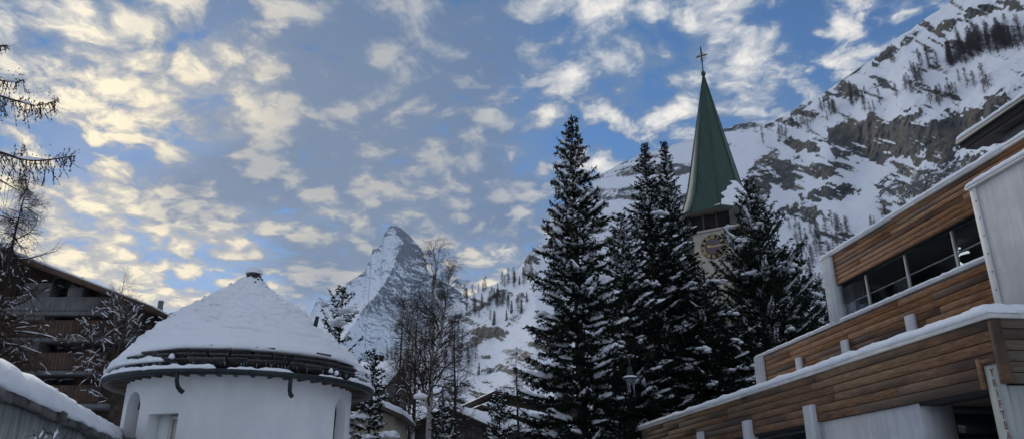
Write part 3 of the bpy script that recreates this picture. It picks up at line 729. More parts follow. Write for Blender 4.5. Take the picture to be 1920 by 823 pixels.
for p0, p1 in zip(cols[:-1], cols[1:]):
    inn = [o for o in opens if abs((p0 + p1) / 2 - o[0]) < half_ang(o[1])]
    q = lambda za0, za1, zb1, zb0: mb.add([cyl_pt(p0, RW, za0), cyl_pt(p1, RW, za1), cyl_pt(p1, RW, zb1), cyl_pt(p0, RW, zb0)], Q=[(0, 1, 2, 3)])
    if not inn: q(0, 0, 4.62, 4.62); continue
    o = inn[0]; h0, h1 = head(o, p0), head(o, p1)
    q(0, 0, o[2], o[2]); q(h0, h1, 4.62, 4.62)
    mb.add([cyl_pt(p0, RW, h0), cyl_pt(p1, RW, h1), cyl_pt(p1, RI, h1), cyl_pt(p0, RI, h0)], Q=[(0, 1, 2, 3)])
    mb.add([cyl_pt(p0, RW, o[2]), cyl_pt(p1, RW, o[2]), cyl_pt(p1, RI, o[2]), cyl_pt(p0, RI, o[2])], Q=[(3, 2, 1, 0)])
for o in opens:
    for sg in (-1, 1):
        p_ = o[0] + sg * half_ang(o[1]); zt = head(o, p_); mb.add([cyl_pt(p_, RW, o[2]), cyl_pt(p_, RW, zt), cyl_pt(p_, RI, zt), cyl_pt(p_, RI, o[2])], Q=[(0, 1, 2, 3)])
wall = mb.build('wall', M['roughcast'], chapel)
mb = MB(); mb.grid(np.array([ring(2.58, 0), ring(2.58, 4.6)]), True); mb.build('inner_wall', M['dark'], chapel)
cuts = []
for o in opens:
    a = math.radians(o[0]); cuts.append((None, np.array([math.cos(a), math.sin(a), 0]), np.array([math.sin(a), -math.cos(a), 0])))
for (co, ax, rd), (phi, w_, z0, z1, ar, kind) in zip(cuts, opens):
    def pt(x, d, z): return ax * x + rd * d + np.array([0, 0, z])
    if kind == 'window':
        wn = MB(); d = 2.70
        n = 12; prev = None
        outl = [(-w_ / 2, z0), (-w_ / 2, z1 - w_ / 2)] + [(-w_ / 2 * math.cos(a), z1 - w_ / 2 + w_ / 2 * math.sin(a)) for a in np.linspace(0, math.pi, 13)] + [(w_ / 2, z0)]
        wn.tube([pt(x * .93, d, z) for x, z in outl], .035, 4); wn.tube([pt(0, d, z0), pt(0, d, z1 - .02)], .02, 4)
        fr = wn.build('window', M['wood_dark'], chapel)
        g = MB(); V = [pt(x, d - .01, z) for x, z in outl]; g.ngon(V); g.build('pane', M['glass'], fr)
        s_ = MB(); V = []
        for x in (-w_ / 2 - .06, w_ / 2 + .06):
            for dd in (2.8, 3.08):
                for z in (z0 - .06, z0 + .01): V.append(pt(x, dd, z))
        s_.add(V, Q=[(0, 1, 3, 2), (4, 6, 7, 5), (0, 4, 5, 1), (2, 3, 7, 6), (0, 2, 6, 4), (1, 5, 7, 3)]); s_.build('window_sill', M['concrete_pillar'], fr)
    else:
        dd = MB(); d = 2.68
        def slab(m, x0, x1, z0_, z1_, d0, d1):
            V = [pt(x, q, z) for x in (x0, x1) for q in (d0, d1) for z in (z0_, z1_)]
            m.add(V, Q=[(0, 1, 3, 2), (4, 6, 7, 5), (0, 4, 5, 1), (2, 3, 7, 6), (0, 2, 6, 4), (1, 5, 7, 3)])
        slab(dd, -.02, w_ / 2, z0, z1 - .02, d - .05, d); dr = dd.build('door', M['fascia'], chapel)
        for (x0, x1, za, zb) in ((-.02, .06, z0, z1 - .02), (w_ / 2 - .05, w_ / 2, z0, z1 - .02), (.062, w_ / 2 - .052, z1 - .12, z1 - .02)):
            q = MB(); slab(q, x0, x1, za, zb, d + .002, d + .04); q.build('frame_piece', M['fascia'], dr)
        q = MB(); slab(q, -w_ / 2, -.022, z0, z1, d - .05, d + .02); q.build('side_panel', M['roughcast'], chapel)
# eave: rafters, soffit, gutter with its brackets
mb = MB(); mb.grid(np.array([ring(2.9, 4.56), ring(3.52, 4.40), ring(3.56, 4.50), ring(2.9, 4.66), ring(2.9, 4.56)]), True); mb.build('soffit', M['wood_dark'], chapel)
for k in range(48):
    a = k * 7.5; mb = MB(); mb.bbox((-.045, -3.50, -.06), (.045, -2.85, .05), .006); o = mb.build('rafter', M['wood_dark'], chapel); 
    o.matrix_local = Matrix.Rotation(math.radians(a), 4, 'Z') @ Matrix.Translation((0, 0, 4.46)) @ Matrix.Rotation(math.radians(-0.0), 4, 'X')
prof = [(RG - .13, 4.50), (RG - .12, 4.42), (RG - .06, 4.375), (RG, 4.375), (RG + .035, 4.43), (RG + .045, 4.50), (RG + .03, 4.515), (RG + .015, 4.50), (RG - .02, 4.42), (RG - .09, 4.43), (RG - .13, 4.50)]
mb = MB(); mb.grid(np.array([ring(r, z, 160) for r, z in prof]), True); mb.build('gutter', M['copper_dark'], chapel, True)
for k in range(40):
    a = k * 9 + 3; V = np.array([[cyl_pt(a + da, r, z) for da in (-.22, .22)] for r, z in ((RG - .07, 4.368), (RG + .0, 4.366), (RG + .043, 4.43), (RG + .053, 4.505), (RG + .0, 4.535))])
    mb = MB(); mb.grid(V); o = mb.build('gutter_clip', M['copper_dark'], chapel)
for phi in (-6.5, 36.5, 150, 240):
    mb = MB(); mb.tube([cyl_pt(phi, RG - .02, 4.40), cyl_pt(phi, RG - .03, 4.22), cyl_pt(phi + .4, RG - .08, 4.08), cyl_pt(phi + 1.2, RG - .14, 4.00), cyl_pt(phi + 2.2, RG - .17, 3.955)], [.05, .05, .052, .055, .058], 10)
    mb.build('gutter_spout', M['copper_dark'], chapel, True)
# stone roof: courses of loose slabs that show under the snow
rs = random.Random(5)
for (r, z, n, dep) in ((3.56, 4.56, 46, .6), (3.50, 4.68, 44, .6), (3.42, 4.79, 43, .6), (3.34, 4.91, 41, .6)):
    for k in range(n):
        a = 360 / n * (k + rs.uniform(-.12, .12)); w_ = 2 * math.pi * r / n * rs.uniform(.86, 1.08); th_ = rs.uniform(.03, .06); jr = rs.uniform(-.05, .05)
        mb = MB(); mb.bbox((-w_ / 2, -dep / 2, -th_ / 2), (w_ / 2, dep / 2, th_ / 2), .012)
        o = mb.build('roof_slab', M['slate'], chapel)
        o.matrix_local = Matrix.Rotation(math.radians(a), 4, 'Z') @ Matrix.Translation((0, -(r - dep / 2 + jr), z + .10)) @ Matrix.Rotation(math.radians(-24 + rs.uniform(-3, 3)), 4, 'X') @ Matrix.Rotation(math.radians(rs.uniform(-2, 2)), 4, 'Y')
core = MB(); core.grid(np.array([ring(3.2, 4.62), ring(.12, 7.25), ring(.01, 7.27)]), True); core.build('roof', M['slate'], chapel, True)
# snow on the cone: thick, softly stepped where the slab courses lie beneath, hanging lower on the left
NP = 260; ph = np.radians(np.linspace(0, 360, NP, endpoint=False)); phd = (np.degrees(ph) + 180) % 360 - 180
low = sstep(-15, -50, phd) * (1 - sstep(-140, -170, phd)) + sstep(150, 170, np.abs(phd))            # 1 = snow reaches far down
low = np.clip(low + .45 * sstep(66, 84, phd) * (1 - sstep(130, 160, phd)), 0, 1)
z_e = 5.08 - .27 * low; r_e = 3.33 + .20 * low
wob = .035 * fbm(np.stack([np.cos(ph) * 5, np.sin(ph) * 5, ph * 0], -1), 4)
rows = []; S = np.linspace(0, 1, 120)
prof0 = [(0, 0), (.10, .01), (.13, .06), (.125, .13), (.085, .20)]
for k, (dr, dz) in enumerate(prof0):
    rows.append(np.stack([(r_e - .12 + dr + wob) * np.sin(ph), -(r_e - .12 + dr + wob) * np.cos(ph), z_e + dz - .05 + .3 * wob], -1))
for s_ in S[1:]:
    r = (r_e - .04 + wob * (1 - s_)) * (1 - s_) + .17 * s_; z = (z_e + .15) * (1 - s_) + 7.78 * s_ + math.sin(s_ * math.pi) * (.10 * (1.15 - 1.9 * s_) + .17 * np.clip(.5 - .8 * np.sin(ph), 0, 1.2)) 
    x, y = r * np.sin(ph) - .15 * s_ ** 1.5, -r * np.cos(ph)
    row_ = s_ * 15 + .35 * fbm(np.stack([np.cos(ph) * 2, np.sin(ph) * 2, ph * 0 + s_ * 3], -1), 3)
    step_ = (row_ % 1.0); lump = fbm(np.stack([ph * r / .34, np.full(NP, s_ * 15 * .55), ph * 0 + .5], -1), 3)
    dimple = (-.030 * np.exp(-((step_ - .12) / .13) ** 2) + .018 * step_) * sstep(.03, .16, s_) * (.25 + 1.0 * sstep(-.4, .4, lump)) 
    dsp = .075 * fbm(np.stack([x * 1.5, y * 1.5, z * 2.0], -1), 4) + dimple * 3.4 + .05 * lump * sstep(.12, .3, s_)
    rows.append(np.stack([x + np.sin(ph) * dsp * .7, y - np.cos(ph) * dsp * .7, z + dsp * .75], -1))
mb = MB(); mb.grid(np.array(rows), True); mb.build('snow_cover', M['snow_soft'], chapel, True)
def snow_rope(r, z, a0, a1, w_, h, seed, thin=.0):
    n = max(8, int((a1 - a0) * 1.6)); a = np.radians(np.linspace(a0, a1, n)); q = np.stack([a * 9, a * 0 + seed, a * 0], -1)
    hh = h * np.clip(.75 + .75 * fbm(q, 4), .12, 2); hh[0] = hh[-1] = .02; hh[1] *= .6; hh[-2] *= .6; V = []
    for t_ in np.linspace(0, math.pi, 8):
        c_ = -math.cos(t_); V.append(np.stack([(r + c_ * w_ * (1 + .25 * fbm(q + 5, 2))) * np.sin(a), -(r + c_ * w_) * np.cos(a), z + math.sin(t_) * hh - .03 * (c_ > .5) * np.clip(fbm(q * 2 + 9, 3), 0, 1)], -1))
    V.append(np.stack([r * np.sin(a), -r * np.cos(a), np.full(n, z - .01)], -1))
    mb = MB(); mb.grid(np.transpose(np.array(V), (1, 0, 2)), True); return mb
for (r, z, a0, a1, w_, h, sd) in ((RG - .03, 4.505, -100, 8, .085, .13, 1), (RG - .03, 4.505, 12, 37, .07, .10, 2), (RG - .03, 4.505, 48, 62, .06, .08, 3), (RG - .02, 4.505, 66, 250, .09, .14, 4),
                                  (3.46, 4.72, -115, -14, .13, .17, 6), (3.44, 4.82, -112, -48, .12, .17, 7), (3.44, 4.70, 74, 200, .14, .2, 8), (3.42, 4.86, 76, 190, .13, .2, 9)):
    snow_rope(r, z, a0, a1, w_, h, sd).build('snow_cover', M['snow_soft'], chapel, True)
rb = np.random.RandomState(4)
P = [cyl_pt(a, 3.58, z) for a, z in ((-64, 4.72), (-10, 4.78), (55, 4.66), (58, 4.62), (-66, 4.66))]
mb = MB(); mb.blobs(P, .075, .11, rb); mb.build('snow_lump', M['snow_soft'], chapel, True)
ic0, ic1 = [], []
for k in range(170):
    a = rs.uniform(-60, 75) ; L = rs.uniform(.05, .20); z = rs.choice([4.94, 4.80, 4.68]); r = {4.94: 3.40, 4.80: 3.46, 4.68: 3.54}[z]
    ic0.append(cyl_pt(a, r, z)); ic1.append(cyl_pt(a, r, z - L))
m_, t_, b_ = material('ice', .15); b_.inputs['Base Color'].default_value = (.45, .5, .56, 1); b_.inputs['Transmission Weight'].default_value = .5; M['ice'] = m_
mb = MB(); mb.sticks(ic0, ic1, .010, .002, 4); mb.build('icicles', M['ice'], chapel, kind='stuff')
# finial of stacked slabs with its cap of snow
for k in range(7):
    s_ = .30 - .022 * k; mb = MB(); mb.bbox((-s_, -s_ * .8, 0), (s_, s_ * .8, .05), .012); o = mb.build('finial_slab', M['slate'], chapel); o.location = (-.13, 0, 7.57 + .052 * k); o.rotation_euler = (0.03, -.04, k * .9)
for k, (dx_, dy_, dz_) in enumerate(((-.28, -.2, 7.66), (.22, -.3, 7.62), (-.42, -.25, 7.52), (.38, -.28, 7.5))):
    mb = MB(); mb.bbox((-.14, -.1, -.02), (.14, .1, .03), .01); o = mb.build('finial_slab', M['slate'], chapel); o.location = (dx_ - .13, dy_, dz_ - .15); o.rotation_euler = (-.5, .3 * (1 if dx_ > 0 else -1), k)
mb = MB(); V = []
for k, t_ in enumerate(np.linspace(0, 1, 8)):
    r = .23 * (1 - t_ ** 3.2) + .005; n = 20; a = np.arange(n) * 2 * math.pi / n; V.append(np.stack([-.13 + r * np.cos(a) * (1 + .08 * np.sin(2 * a)), r * np.sin(a), np.full(n, 7.91 + .24 * t_ ** .8)], -1))
mb.grid(np.array(V), True); mb.ngon(V[0][::-1]); mb.build('snow_cap', M['snow_soft'], chapel, True)
# small roof vent on the right slope
mb = MB(); mb.tube([(1.95, -.35, 6.2), (2.0, -.36, 6.52)], .06, 8); mb.build('vent_pipe', M['metal_dark'], chapel)

# ------------------------------------------------------------------ curved retaining wall at the left
wall_px = [(-420, 585), (-200, 645), (-80, 688), (0, 725), (60, 750), (120, 778), (180, 808), (217, 823), (240, 834)]
WH = 1.32; path = []
for u, v in wall_px:
    a, e = azel(u, v); d = WH / e; path.append((d * math.sin(a), d * math.cos(a)))
path = np.array(path); sl_ = np.concatenate([[0], np.cumsum(np.linalg.norm(np.diff(path, axis=0), axis=1))])
ss = np.linspace(0, sl_[-1], 90); cx_ = np.interp(ss, sl_, path[:, 0]); cy_ = np.interp(ss, sl_, path[:, 1])
for _ in range(40):
    cx_[1:-1] = .25 * cx_[:-2] + .5 * cx_[1:-1] + .25 * cx_[2:]; cy_[1:-1] = .25 * cy_[:-2] + .5 * cy_[1:-1] + .25 * cy_[2:]
cen = np.stack([cx_, cy_], -1); tan = np.gradient(cen, axis=0); tan /= np.linalg.norm(tan, axis=1)[:, None]; nor = np.stack([tan[:, 1], -tan[:, 0]], -1)   # towards the street
WT = WH + EYE
rw = thing('retaining_wall', 'curved grey stained retaining wall topped with a thick roll of snow', 'wall', (float(cen[45, 0]), float(cen[45, 1]), 0))
org = np.array([cen[45, 0], cen[45, 1], 0])
def sweep(prof, jit=0, seed=0):
    V = []
    for (o, z) in prof:
        q = np.stack([ss * 1.3, ss * 0 + o * 3, ss * 0 + z * 3 + seed], -1); j = jit * fbm(q, 4)
        p = cen + nor * (o + j)[:, None] if jit else cen + nor * o
        V.append(np.concatenate([p, np.full((len(ss), 1), z) + (.6 * j[:, None] if jit else 0)], 1) - org)
    mb = MB(); V = np.transpose(np.array(V), (1, 0, 2)); mb.grid(V, True); mb.ngon(V[0][::-1]); mb.ngon(V[-1]); return mb
sweep([(0, 0), (0, WT - .16), (-.45, WT - .16), (-.45, 0)]).build('wall_body', M['wall_old'], rw)
rk_ = random.Random(8); k = 0; i = 0
while i < 88:
    n = rk_.choice([2, 3, 3, 4]); j = min(i + n, 89); a, b = cen[i], cen[j]; t_ = (b - a); L = float(np.linalg.norm(t_)); ang = math.atan2(t_[1], t_[0])
    mb = MB(); h = rk_.uniform(.09, .16); mb.bbox((0.012, -.05 - rk_.uniform(.0, .11), 0), (L - .012, .5, h), .010)
    o = mb.build('coping_stone', M['slate'], rw); o.location = (a[0] - org[0], a[1] - org[1], WT - .157 + rk_.uniform(-.01, .015)); o.rotation_euler = (rk_.uniform(-.03, .03), 0, ang); i = j
sp_ = [(-.56, WT - .01)] + [(-.24 - .36 * math.copysign(abs(math.cos(a)) ** .7, math.cos(a)), WT + .02 + .34 * math.sin(a) ** .75) for a in np.linspace(.15, math.pi - .05, 11)] + [(.115, WT - .02)]
sweep(sp_, .05, 2).build('snow_cover', M['snow_soft'], rw, True)

# ------------------------------------------------------------------ church tower
TX, TY = 20.6, 70.6; TH = 2.75; tn = Vector((-.55, -.835, 0)).normalized(); TRZ = math.atan2(tn.y, tn.x) + math.pi / 2     # local -y looks along tn
tower = thing('church_tower', 'church tower with a tall green spire, clock face and open belfry', 'church tower', (TX, TY, 0), TRZ)
mb = MB(); mb.box((-TH, -TH, -.3), (TH, TH, 25.5))
def stone_mat():
    m, t, b = material('tower_masonry', 0.9); v = coords(t); n = t.noise(v, 1.6, 5, .6)
    br = t.voro(t.mapping(v, scale=(1.2, 1.2, 2.6)), 1.3, 'F1', 1.0, out='Color'); e = t.voro(t.mapping(v, scale=(1.2, 1.2, 2.6)), 1.3, 'DISTANCE_TO_EDGE')
    c = t.mix(t.sep(br)[0], (.07, .07, .066), (.17, .165, .15)); c = t.mix(t.smooth(e, 0, .06), (.05, .05, .048), c); t.put(b.inputs['Base Color'], c)
    bump(t, b, t.math('ADD', t.smooth(e, 0, .1), n), .8, .05); return m
M['masonry'] = stone_mat()
mb.build('tower_shaft', M['masonry'], tower)
rq = random.Random(2)
for sx in (-1, 1):
    z = 8.0; k = 0
    while z < 25.3:
        h = rq.uniform(.45, .62); L = (.95 if k % 2 else .6) * rq.uniform(.9, 1.1)
        mb = MB(); mb.bbox((sx * (TH + .03), -TH - .05, z), (sx * (TH - L), -TH + .4, z + h - .03), .02); mb.build('stone', M['slate'], tower); z += h; k += 1
mb = MB(); mb.box((-TH + .98, -TH - .022, 16.0), (TH - .98, -TH, 25.45)); mb.build('plaster_field', M['plaster_beige'], tower)
mb = MB(); mb.bbox((-TH - .14, -TH - .14, 25.503), (TH + .14, TH + .14, 25.72), .03); mb.build('cornice', M['plaster_beige'], tower)
# belfry: corner piers, posts, dark chamber
mb = MB(); mb.box((-TH + .5, -TH + .5, 25.73), (TH - .5, TH - .5, 27.7)); mb.build('belfry_chamber', M['dark'], tower)
for sx in (-1, 1):
    for sy in (-1, 1):
        mb = MB(); mb.bbox((sx * TH, sy * TH, 25.722), (sx * (TH - .8), sy * (TH - .8), 27.75), .03); mb.build('belfry_pier', M['masonry'], tower)
for x in (-.65, .65):
    mb = MB(); mb.bbox((x - .09, -TH + .08, 25.722), (x + .09, -TH + .3, 27.7), .02); mb.build('belfry_post', M['wood_dark'], tower)
# octagonal spire with a flared foot
def oct_ring(r, z, a0=22.5): return np.array([(r * math.cos(math.radians(a0 + 45 * k)), r * math.sin(math.radians(a0 + 45 * k)), z) for k in range(8)])
mS, t, b = material('green_patinated_spire', 0.6); v = coords(t)
n1 = t.noise(t.mapping(v, scale=(1, 1, .25)), 1.4, 5, .6); br = t.new('ShaderNodeTexBrick'); t.put(br.inputs['Vector'], t.comb(t.math('MULTIPLY', t.math('ADD', t.sep(v)[0], t.sep(v)[1]), 1.0), t.sep(v)[2], 0.0))
br.inputs['Scale'].default_value = 1.6; br.inputs['Color1'].default_value = (.018, .050, .036, 1); br.inputs['Color2'].default_value = (.026, .066, .047, 1); br.inputs['Mortar'].default_value = (.013, .036, .027, 1); br.inputs['Mortar Size'].default_value = .02
t.put(b.inputs['Base Color'], t.mix(t.math('MULTIPLY', t.smooth(n1, .45, .75), .6), br.outputs[0], (.040, .085, .062))); bump(t, b, br.outputs[1], .25, .02); M['spire'] = mS
prof = [(3.95, 27.45), (3.98, 27.62), (3.45, 28.6), (3.02, 29.7), (2.62, 31.2), (2.22, 33.2), (.11, 43.9)]
mb = MB(); mb.grid(np.array([oct_ring(r, z) for r, z in prof]), True); mb.build('spire', M['spire'], tower)
mb = MB(); mb.grid(np.array([oct_ring(2.2, 27.44), oct_ring(3.93, 27.44), oct_ring(3.93, 27.40), oct_ring(2.2, 27.40)]), True); mb.build('eave_soffit', M['wood_dark'], tower)
for k in range(8):
    a = math.radians(22.5 + 45 * k); mb = MB(); mb.tube([((r + .015) * math.cos(a), (r + .015) * math.sin(a), z) for r, z in prof[1:]], [.06, .06, .055, .05, .05, .02], 5); mb.build('hip_seam', M['spire'], tower)
# a patch of snow still clinging to the lower right of the spire
V = []; 
for s_ in np.linspace(0, 1, 22):
    z = 27.66 + s_ * 3.1; r = np.interp(z, [p[1] for p in prof], [p[0] for p in prof]); row = []
    for q in np.linspace(0, 1, 26):
        lo = -78 + 40 * s_ ** .8 + 5 * math.sin(s_ * 9) + 3 * math.sin(s_ * 23); ang = lo + q * (35 - lo)
        # stay on the octagon
        loc_ = ((ang - 22.5 + 22.5) % 45) - 22.5; ang_n = ang; rr_ = r * math.cos(math.radians(22.5)) / math.cos(math.radians(((ang - 0) % 45) - 22.5 - 0)) if False else r * .9239 / math.cos(math.radians(((ang + 22.5) % 45) - 22.5))
        e = min(q, 1 - q, s_ * 1.5, 1 - s_) ; th_ = .03 + .13 * min(1, e / .12)
        row.append(((rr_ + th_) * math.cos(math.radians(ang_n)), (rr_ + th_) * math.sin(math.radians(ang_n)), z + .03 * math.sin(q * 17 + s_ * 11)))
    V.append(row)
mb = MB(); mb.grid(np.array(V)); mb.build('snow_patch', M['snow_soft'], tower, True)
mb = MB(); mb.tube([(0, 0, 43.8), (0, 0, 45.4), (0, 0, 47.75)], [.07, .06, .04], 6); mb.build('finial_rod', M['metal_dark'], tower)
a = np.linspace(0, math.pi, 9); mb = MB(); mb.grid(np.array([[(.26 * math.sin(q) * math.cos(p), .26 * math.sin(q) * math.sin(p), 44.25 - .34 * math.cos(q)) for p in np.arange(12) * math.pi / 6] for q in a]), True); mb.build('finial_ball', M['metal_dark'], tower, True)
gold = mottled('old_gilding', (.35, .25, .10), (.55, .42, .2), 6, .4, 0, 0, metal=.6)
mb = MB(); mb.bbox((-.62, -.035, 46.42), (.62, .035, 46.56), .01); mb.bbox((-.08, -.037, 45.7), (.08, .037, 47.5), .01)
mb.build('spire_cross', M['metal_dark'], tower)
mb = MB()
for k in range(4):
    a0 = k * math.pi / 2
    mb.tube([(.52 * math.cos(a0), 0, 46.49 + .52 * math.sin(a0)), (.30 * math.cos(a0 + .785), 0, 46.49 + .30 * math.sin(a0 + .785)), (.52 * math.cos(a0 + 1.57), 0, 46.49 + .52 * math.sin(a0 + 1.57))], .04, 5)
mb.build('cross_rays', gold, tower)
# the clock
CZ, CR = 23.95, 1.22; cxx = .15
def disc(r0, r1, y, n=48, z=CZ):
    V = [[(cxx + r * math.cos(a), y, z + r * math.sin(a)) for a in np.arange(n) * 2 * math.pi / n] for r in (r0, r1)]; return np.array(V)
mb = MB(); mb.grid(np.concatenate([disc(.001, CR, -TH - .075), disc(CR, CR, -TH - .02)[:1]]), True); 
cl = mb.build('clock_face', mottled('clock_face_blackened', (.012, .010, .012), (.022, .018, .02), 3, .6, 0, 0), tower)
mb = MB(); mb.grid(disc(.001, .74, -TH - .08), True); mb.build('clock_centre', mottled('clock_centre_violet_grey', (.09, .065, .08), (.13, .095, .115), 3, .7, 0, 0), cl)
for k, ch in enumerate(['XII', 'I', 'II', 'III', 'IIII', 'V', 'VI', 'VII', 'VIII', 'IX', 'X', 'XI']):
    a = math.radians(90 - 30 * k); me = letter_mesh(ch, .36, .05); me.materials.append(gold); o = link('numeral', me, cl)
    rot = a - math.pi / 2
    o.matrix_local = Matrix.Translation((cxx, -TH - .088, CZ)) @ Matrix(((1, 0, 0, 0), (0, 0, -1, 0), (0, 1, 0, 0), (0, 0, 0, 1))) @ Matrix.Rotation(rot, 4, 'Z') @ Matrix.Translation((0, .80, 0)) @ Matrix.Diagonal((.72, 1, 1, 1))
for L, wd, an in ((.62, .11, 168), (.95, .085, 4)):
    a = math.radians(an); d_ = np.array([math.cos(a), 0, math.sin(a)]); p_ = np.array([-math.sin(a), 0, math.cos(a)]); c0 = np.array([cxx, -TH - .10, CZ])
    mb = MB(); V = [c0 - d_ * .15 - p_ * wd * .5, c0 - d_ * .15 + p_ * wd * .5, c0 + d_ * L * .75 + p_ * wd, c0 + d_ * L, c0 + d_ * L * .75 - p_ * wd]
    mb.ngon(V); mb.ngon([q + np.array([0, .02, 0]) for q in V][::-1]); mb.build('clock_hand', gold, cl)
# nave of the church, hidden behind the trees
nave = thing('church_nave', 'stone church nave with a snow covered roof hidden behind dark spruces', 'church', (30, 74, 0), TRZ)
mb = MB(); mb.box((-4.5, -6, -.3), (9, 6, 9)); mb.build('nave_wall', M['masonry'], nave)
mb = MB(); mb.add([(-4.6, -6.6, 8.8), (9.1, -6.6, 8.8), (9.1, 0, 14), (-4.6, 0, 14), (-4.6, 6.6, 8.8), (9.1, 6.6, 8.8)], Q=[(0, 1, 2, 3), (3, 2, 5, 4)], T=[]); mb.build('roof', M['snow_soft'], nave)
# ------------------------------------------------------------------ other houses and street furniture
def gable_house(name, label, cat, loc, rz, w_, d, h_eave, h_ridge, m_wall, over=.5, snow=.22, ridge='y', group=None, wins=(), roof_m=None, slope_dx=0.0):
    """a house with its gable towards local -y; wins = (x, z, width, height) on that gable"""
    t = thing(name, label, cat, loc, rz, group)
    xr = slope_dx
    mb = MB(); V = []
    for y in (0, d): V += [(-w_ / 2, y, -.3), (w_ / 2, y, -.3), (w_ / 2, y, h_eave), (xr, y, h_ridge - .15), (-w_ / 2, y, h_eave)]
    mb.add(V, Q=[(1, 6, 7, 2), (2, 7, 8, 3), (3, 8, 9, 4), (4, 9, 5, 0)]); mb.N += [[0, 1, 2, 3, 4], [9, 8, 7, 6, 5]]
    mb.build('wall', m_wall, t)
    for sx in (-1, 1):
        x0 = sx * (w_ / 2 + over); sl = (h_ridge - h_eave) / (w_ / 2 - sx * xr); z0 = h_ridge - (abs(x0 - xr)) * sl
        def slab(za, zb, ya, yb, grow=0):
            return [(x0 + sx * grow, ya, z0 + za), (xr, ya, h_ridge + za), (xr, yb, h_ridge + za), (x0 + sx * grow, yb, z0 + za), (x0 + sx * grow, ya, z0 + zb), (xr, ya, h_ridge + zb), (xr, yb, h_ridge + zb), (x0 + sx * grow, yb, z0 + zb)]
        q = [(0, 1, 2, 3), (4, 7, 6, 5), (0, 4, 5, 1), (2, 6, 7, 3), (0, 3, 7, 4), (1, 5, 6, 2)]
        mb = MB(); mb.add(slab(0, .16, -over, d + over), Q=q); mb.build('roof', roof_m or M['wood_dark'], t)
        # snow: rounded and uneven on top of it
        n, k = 24, 14; V = []
        for i in range(n):
            y = -over - .02 + (d + 2 * over + .04) * i / (n - 1); row = []
            for j in range(k):
                s_ = j / (k - 1); x = (x0 + sx * .03) * (1 - s_) + xr * s_; z = z0 + (h_ridge - z0) * s_
                e = min(1, min(i, n - 1 - i) / 1.2, j / 1.2 + .15); row.append((x, y, z + .163 + snow * max(.05, e) * (1 + .3 * math.sin(i * 1.7 + j) * math.sin(j * .9))))
            V.append(row)
        mb = MB(); mb.grid(np.array(V)); mb.build('snow_cover', M['snow_soft'], t, True)
    for (x, z, ww, hh) in wins:
        mb = MB(); mb.box((x - ww / 2 - .06, -.05, z - hh / 2 - .06), (x + ww / 2 + .06, -.003, z + hh / 2 + .06)); f = mb.build('window', M['wood_dark'], t)
        mb = MB(); mb.box((x - ww / 2, -.065, z - hh / 2), (x + ww / 2, -.053, z + hh / 2)); mb.build('pane', M['glass'], f)
        mb = MB(); mb.box((x - .025, -.085, z - hh / 2), (x + .025, -.068, z + hh / 2)); mb.build('glazing_bar', M['fascia'], f)
    return t

# --- the big timber chalet behind the larch on the left
CHY = 46.0; c0 = at(20, 478, CHY); c1 = at(322, 594, CHY)
ch = thing('chalet', 'dark timber apartment chalet with stacked balconies behind snowy larches', 'chalet', (c0.x, CHY, 0), math.radians(0))
xr, xl = c1.x - c0.x, -14.0; zr, ze = c0.z, c1.z; sl = (zr - ze) / xr
mb = MB(); V = []
for y in (0, 12): V += [(xl, y, -.3), (xr - .9, y, -.3), (xr - .9, y, ze + .9 * sl - .25), (0, y, zr - .3), (xl, y, zr - .3 + xl * sl)]
mb.add(V, Q=[(1, 6, 7, 2), (2, 7, 8, 3), (3, 8, 9, 4), (4, 9, 5, 0)]); mb.N += [[0, 1, 2, 3, 4], [9, 8, 7, 6, 5]]; mb.build('wall', M['wood_dark'], ch)
for sx, xe in ((1, xr), (-1, xl)):
    for nm_, za, zb, ya, yb, m_ in (('roof', -.22, 0, -2.6, 13, M['wood_bal']), ('snow_cover', .003, .22, -2.45, 13, M['snow_soft'])):
        zz_ = zr - abs(xe) * sl
        V = [(xe, ya, zz_ + za), (0, ya, zr + za), (0, yb, zr + za), (xe, yb, zz_ + za), (xe, ya, zz_ + zb), (0, ya, zr + zb), (0, yb, zr + zb), (xe, yb, zz_ + zb)]
        if nm_ == 'snow_cover': V = [(x, y, z - (.12 if i in (4, 7) else 0)) for i, (x, y, z) in enumerate(V)]
        mb = MB(); mb.add(V, Q=[(0, 1, 2, 3), (4, 7, 6, 5), (0, 4, 5, 1), (2, 6, 7, 3), (0, 3, 7, 4), (1, 5, 6, 2)]); mb.build(nm_, m_, ch)
V = [(xr, -2.66, ze - .30), (0, -2.66, zr - .30), (0, -2.605, zr - .30), (xr, -2.605, ze - .30), (xr, -2.66, ze + .02), (0, -2.66, zr + .02), (0, -2.605, zr + .02), (xr, -2.605, ze + .02)]
mb = MB(); mb.add(V, Q=[(0, 1, 2, 3), (4, 7, 6, 5), (0, 4, 5, 1), (2, 6, 7, 3), (0, 3, 7, 4), (1, 5, 6, 2)]); mb.build('barge_board', M['wood_bal'], ch)
def chx(u, v): p = at(u, v, CHY); return p.x - c0.x, p.z
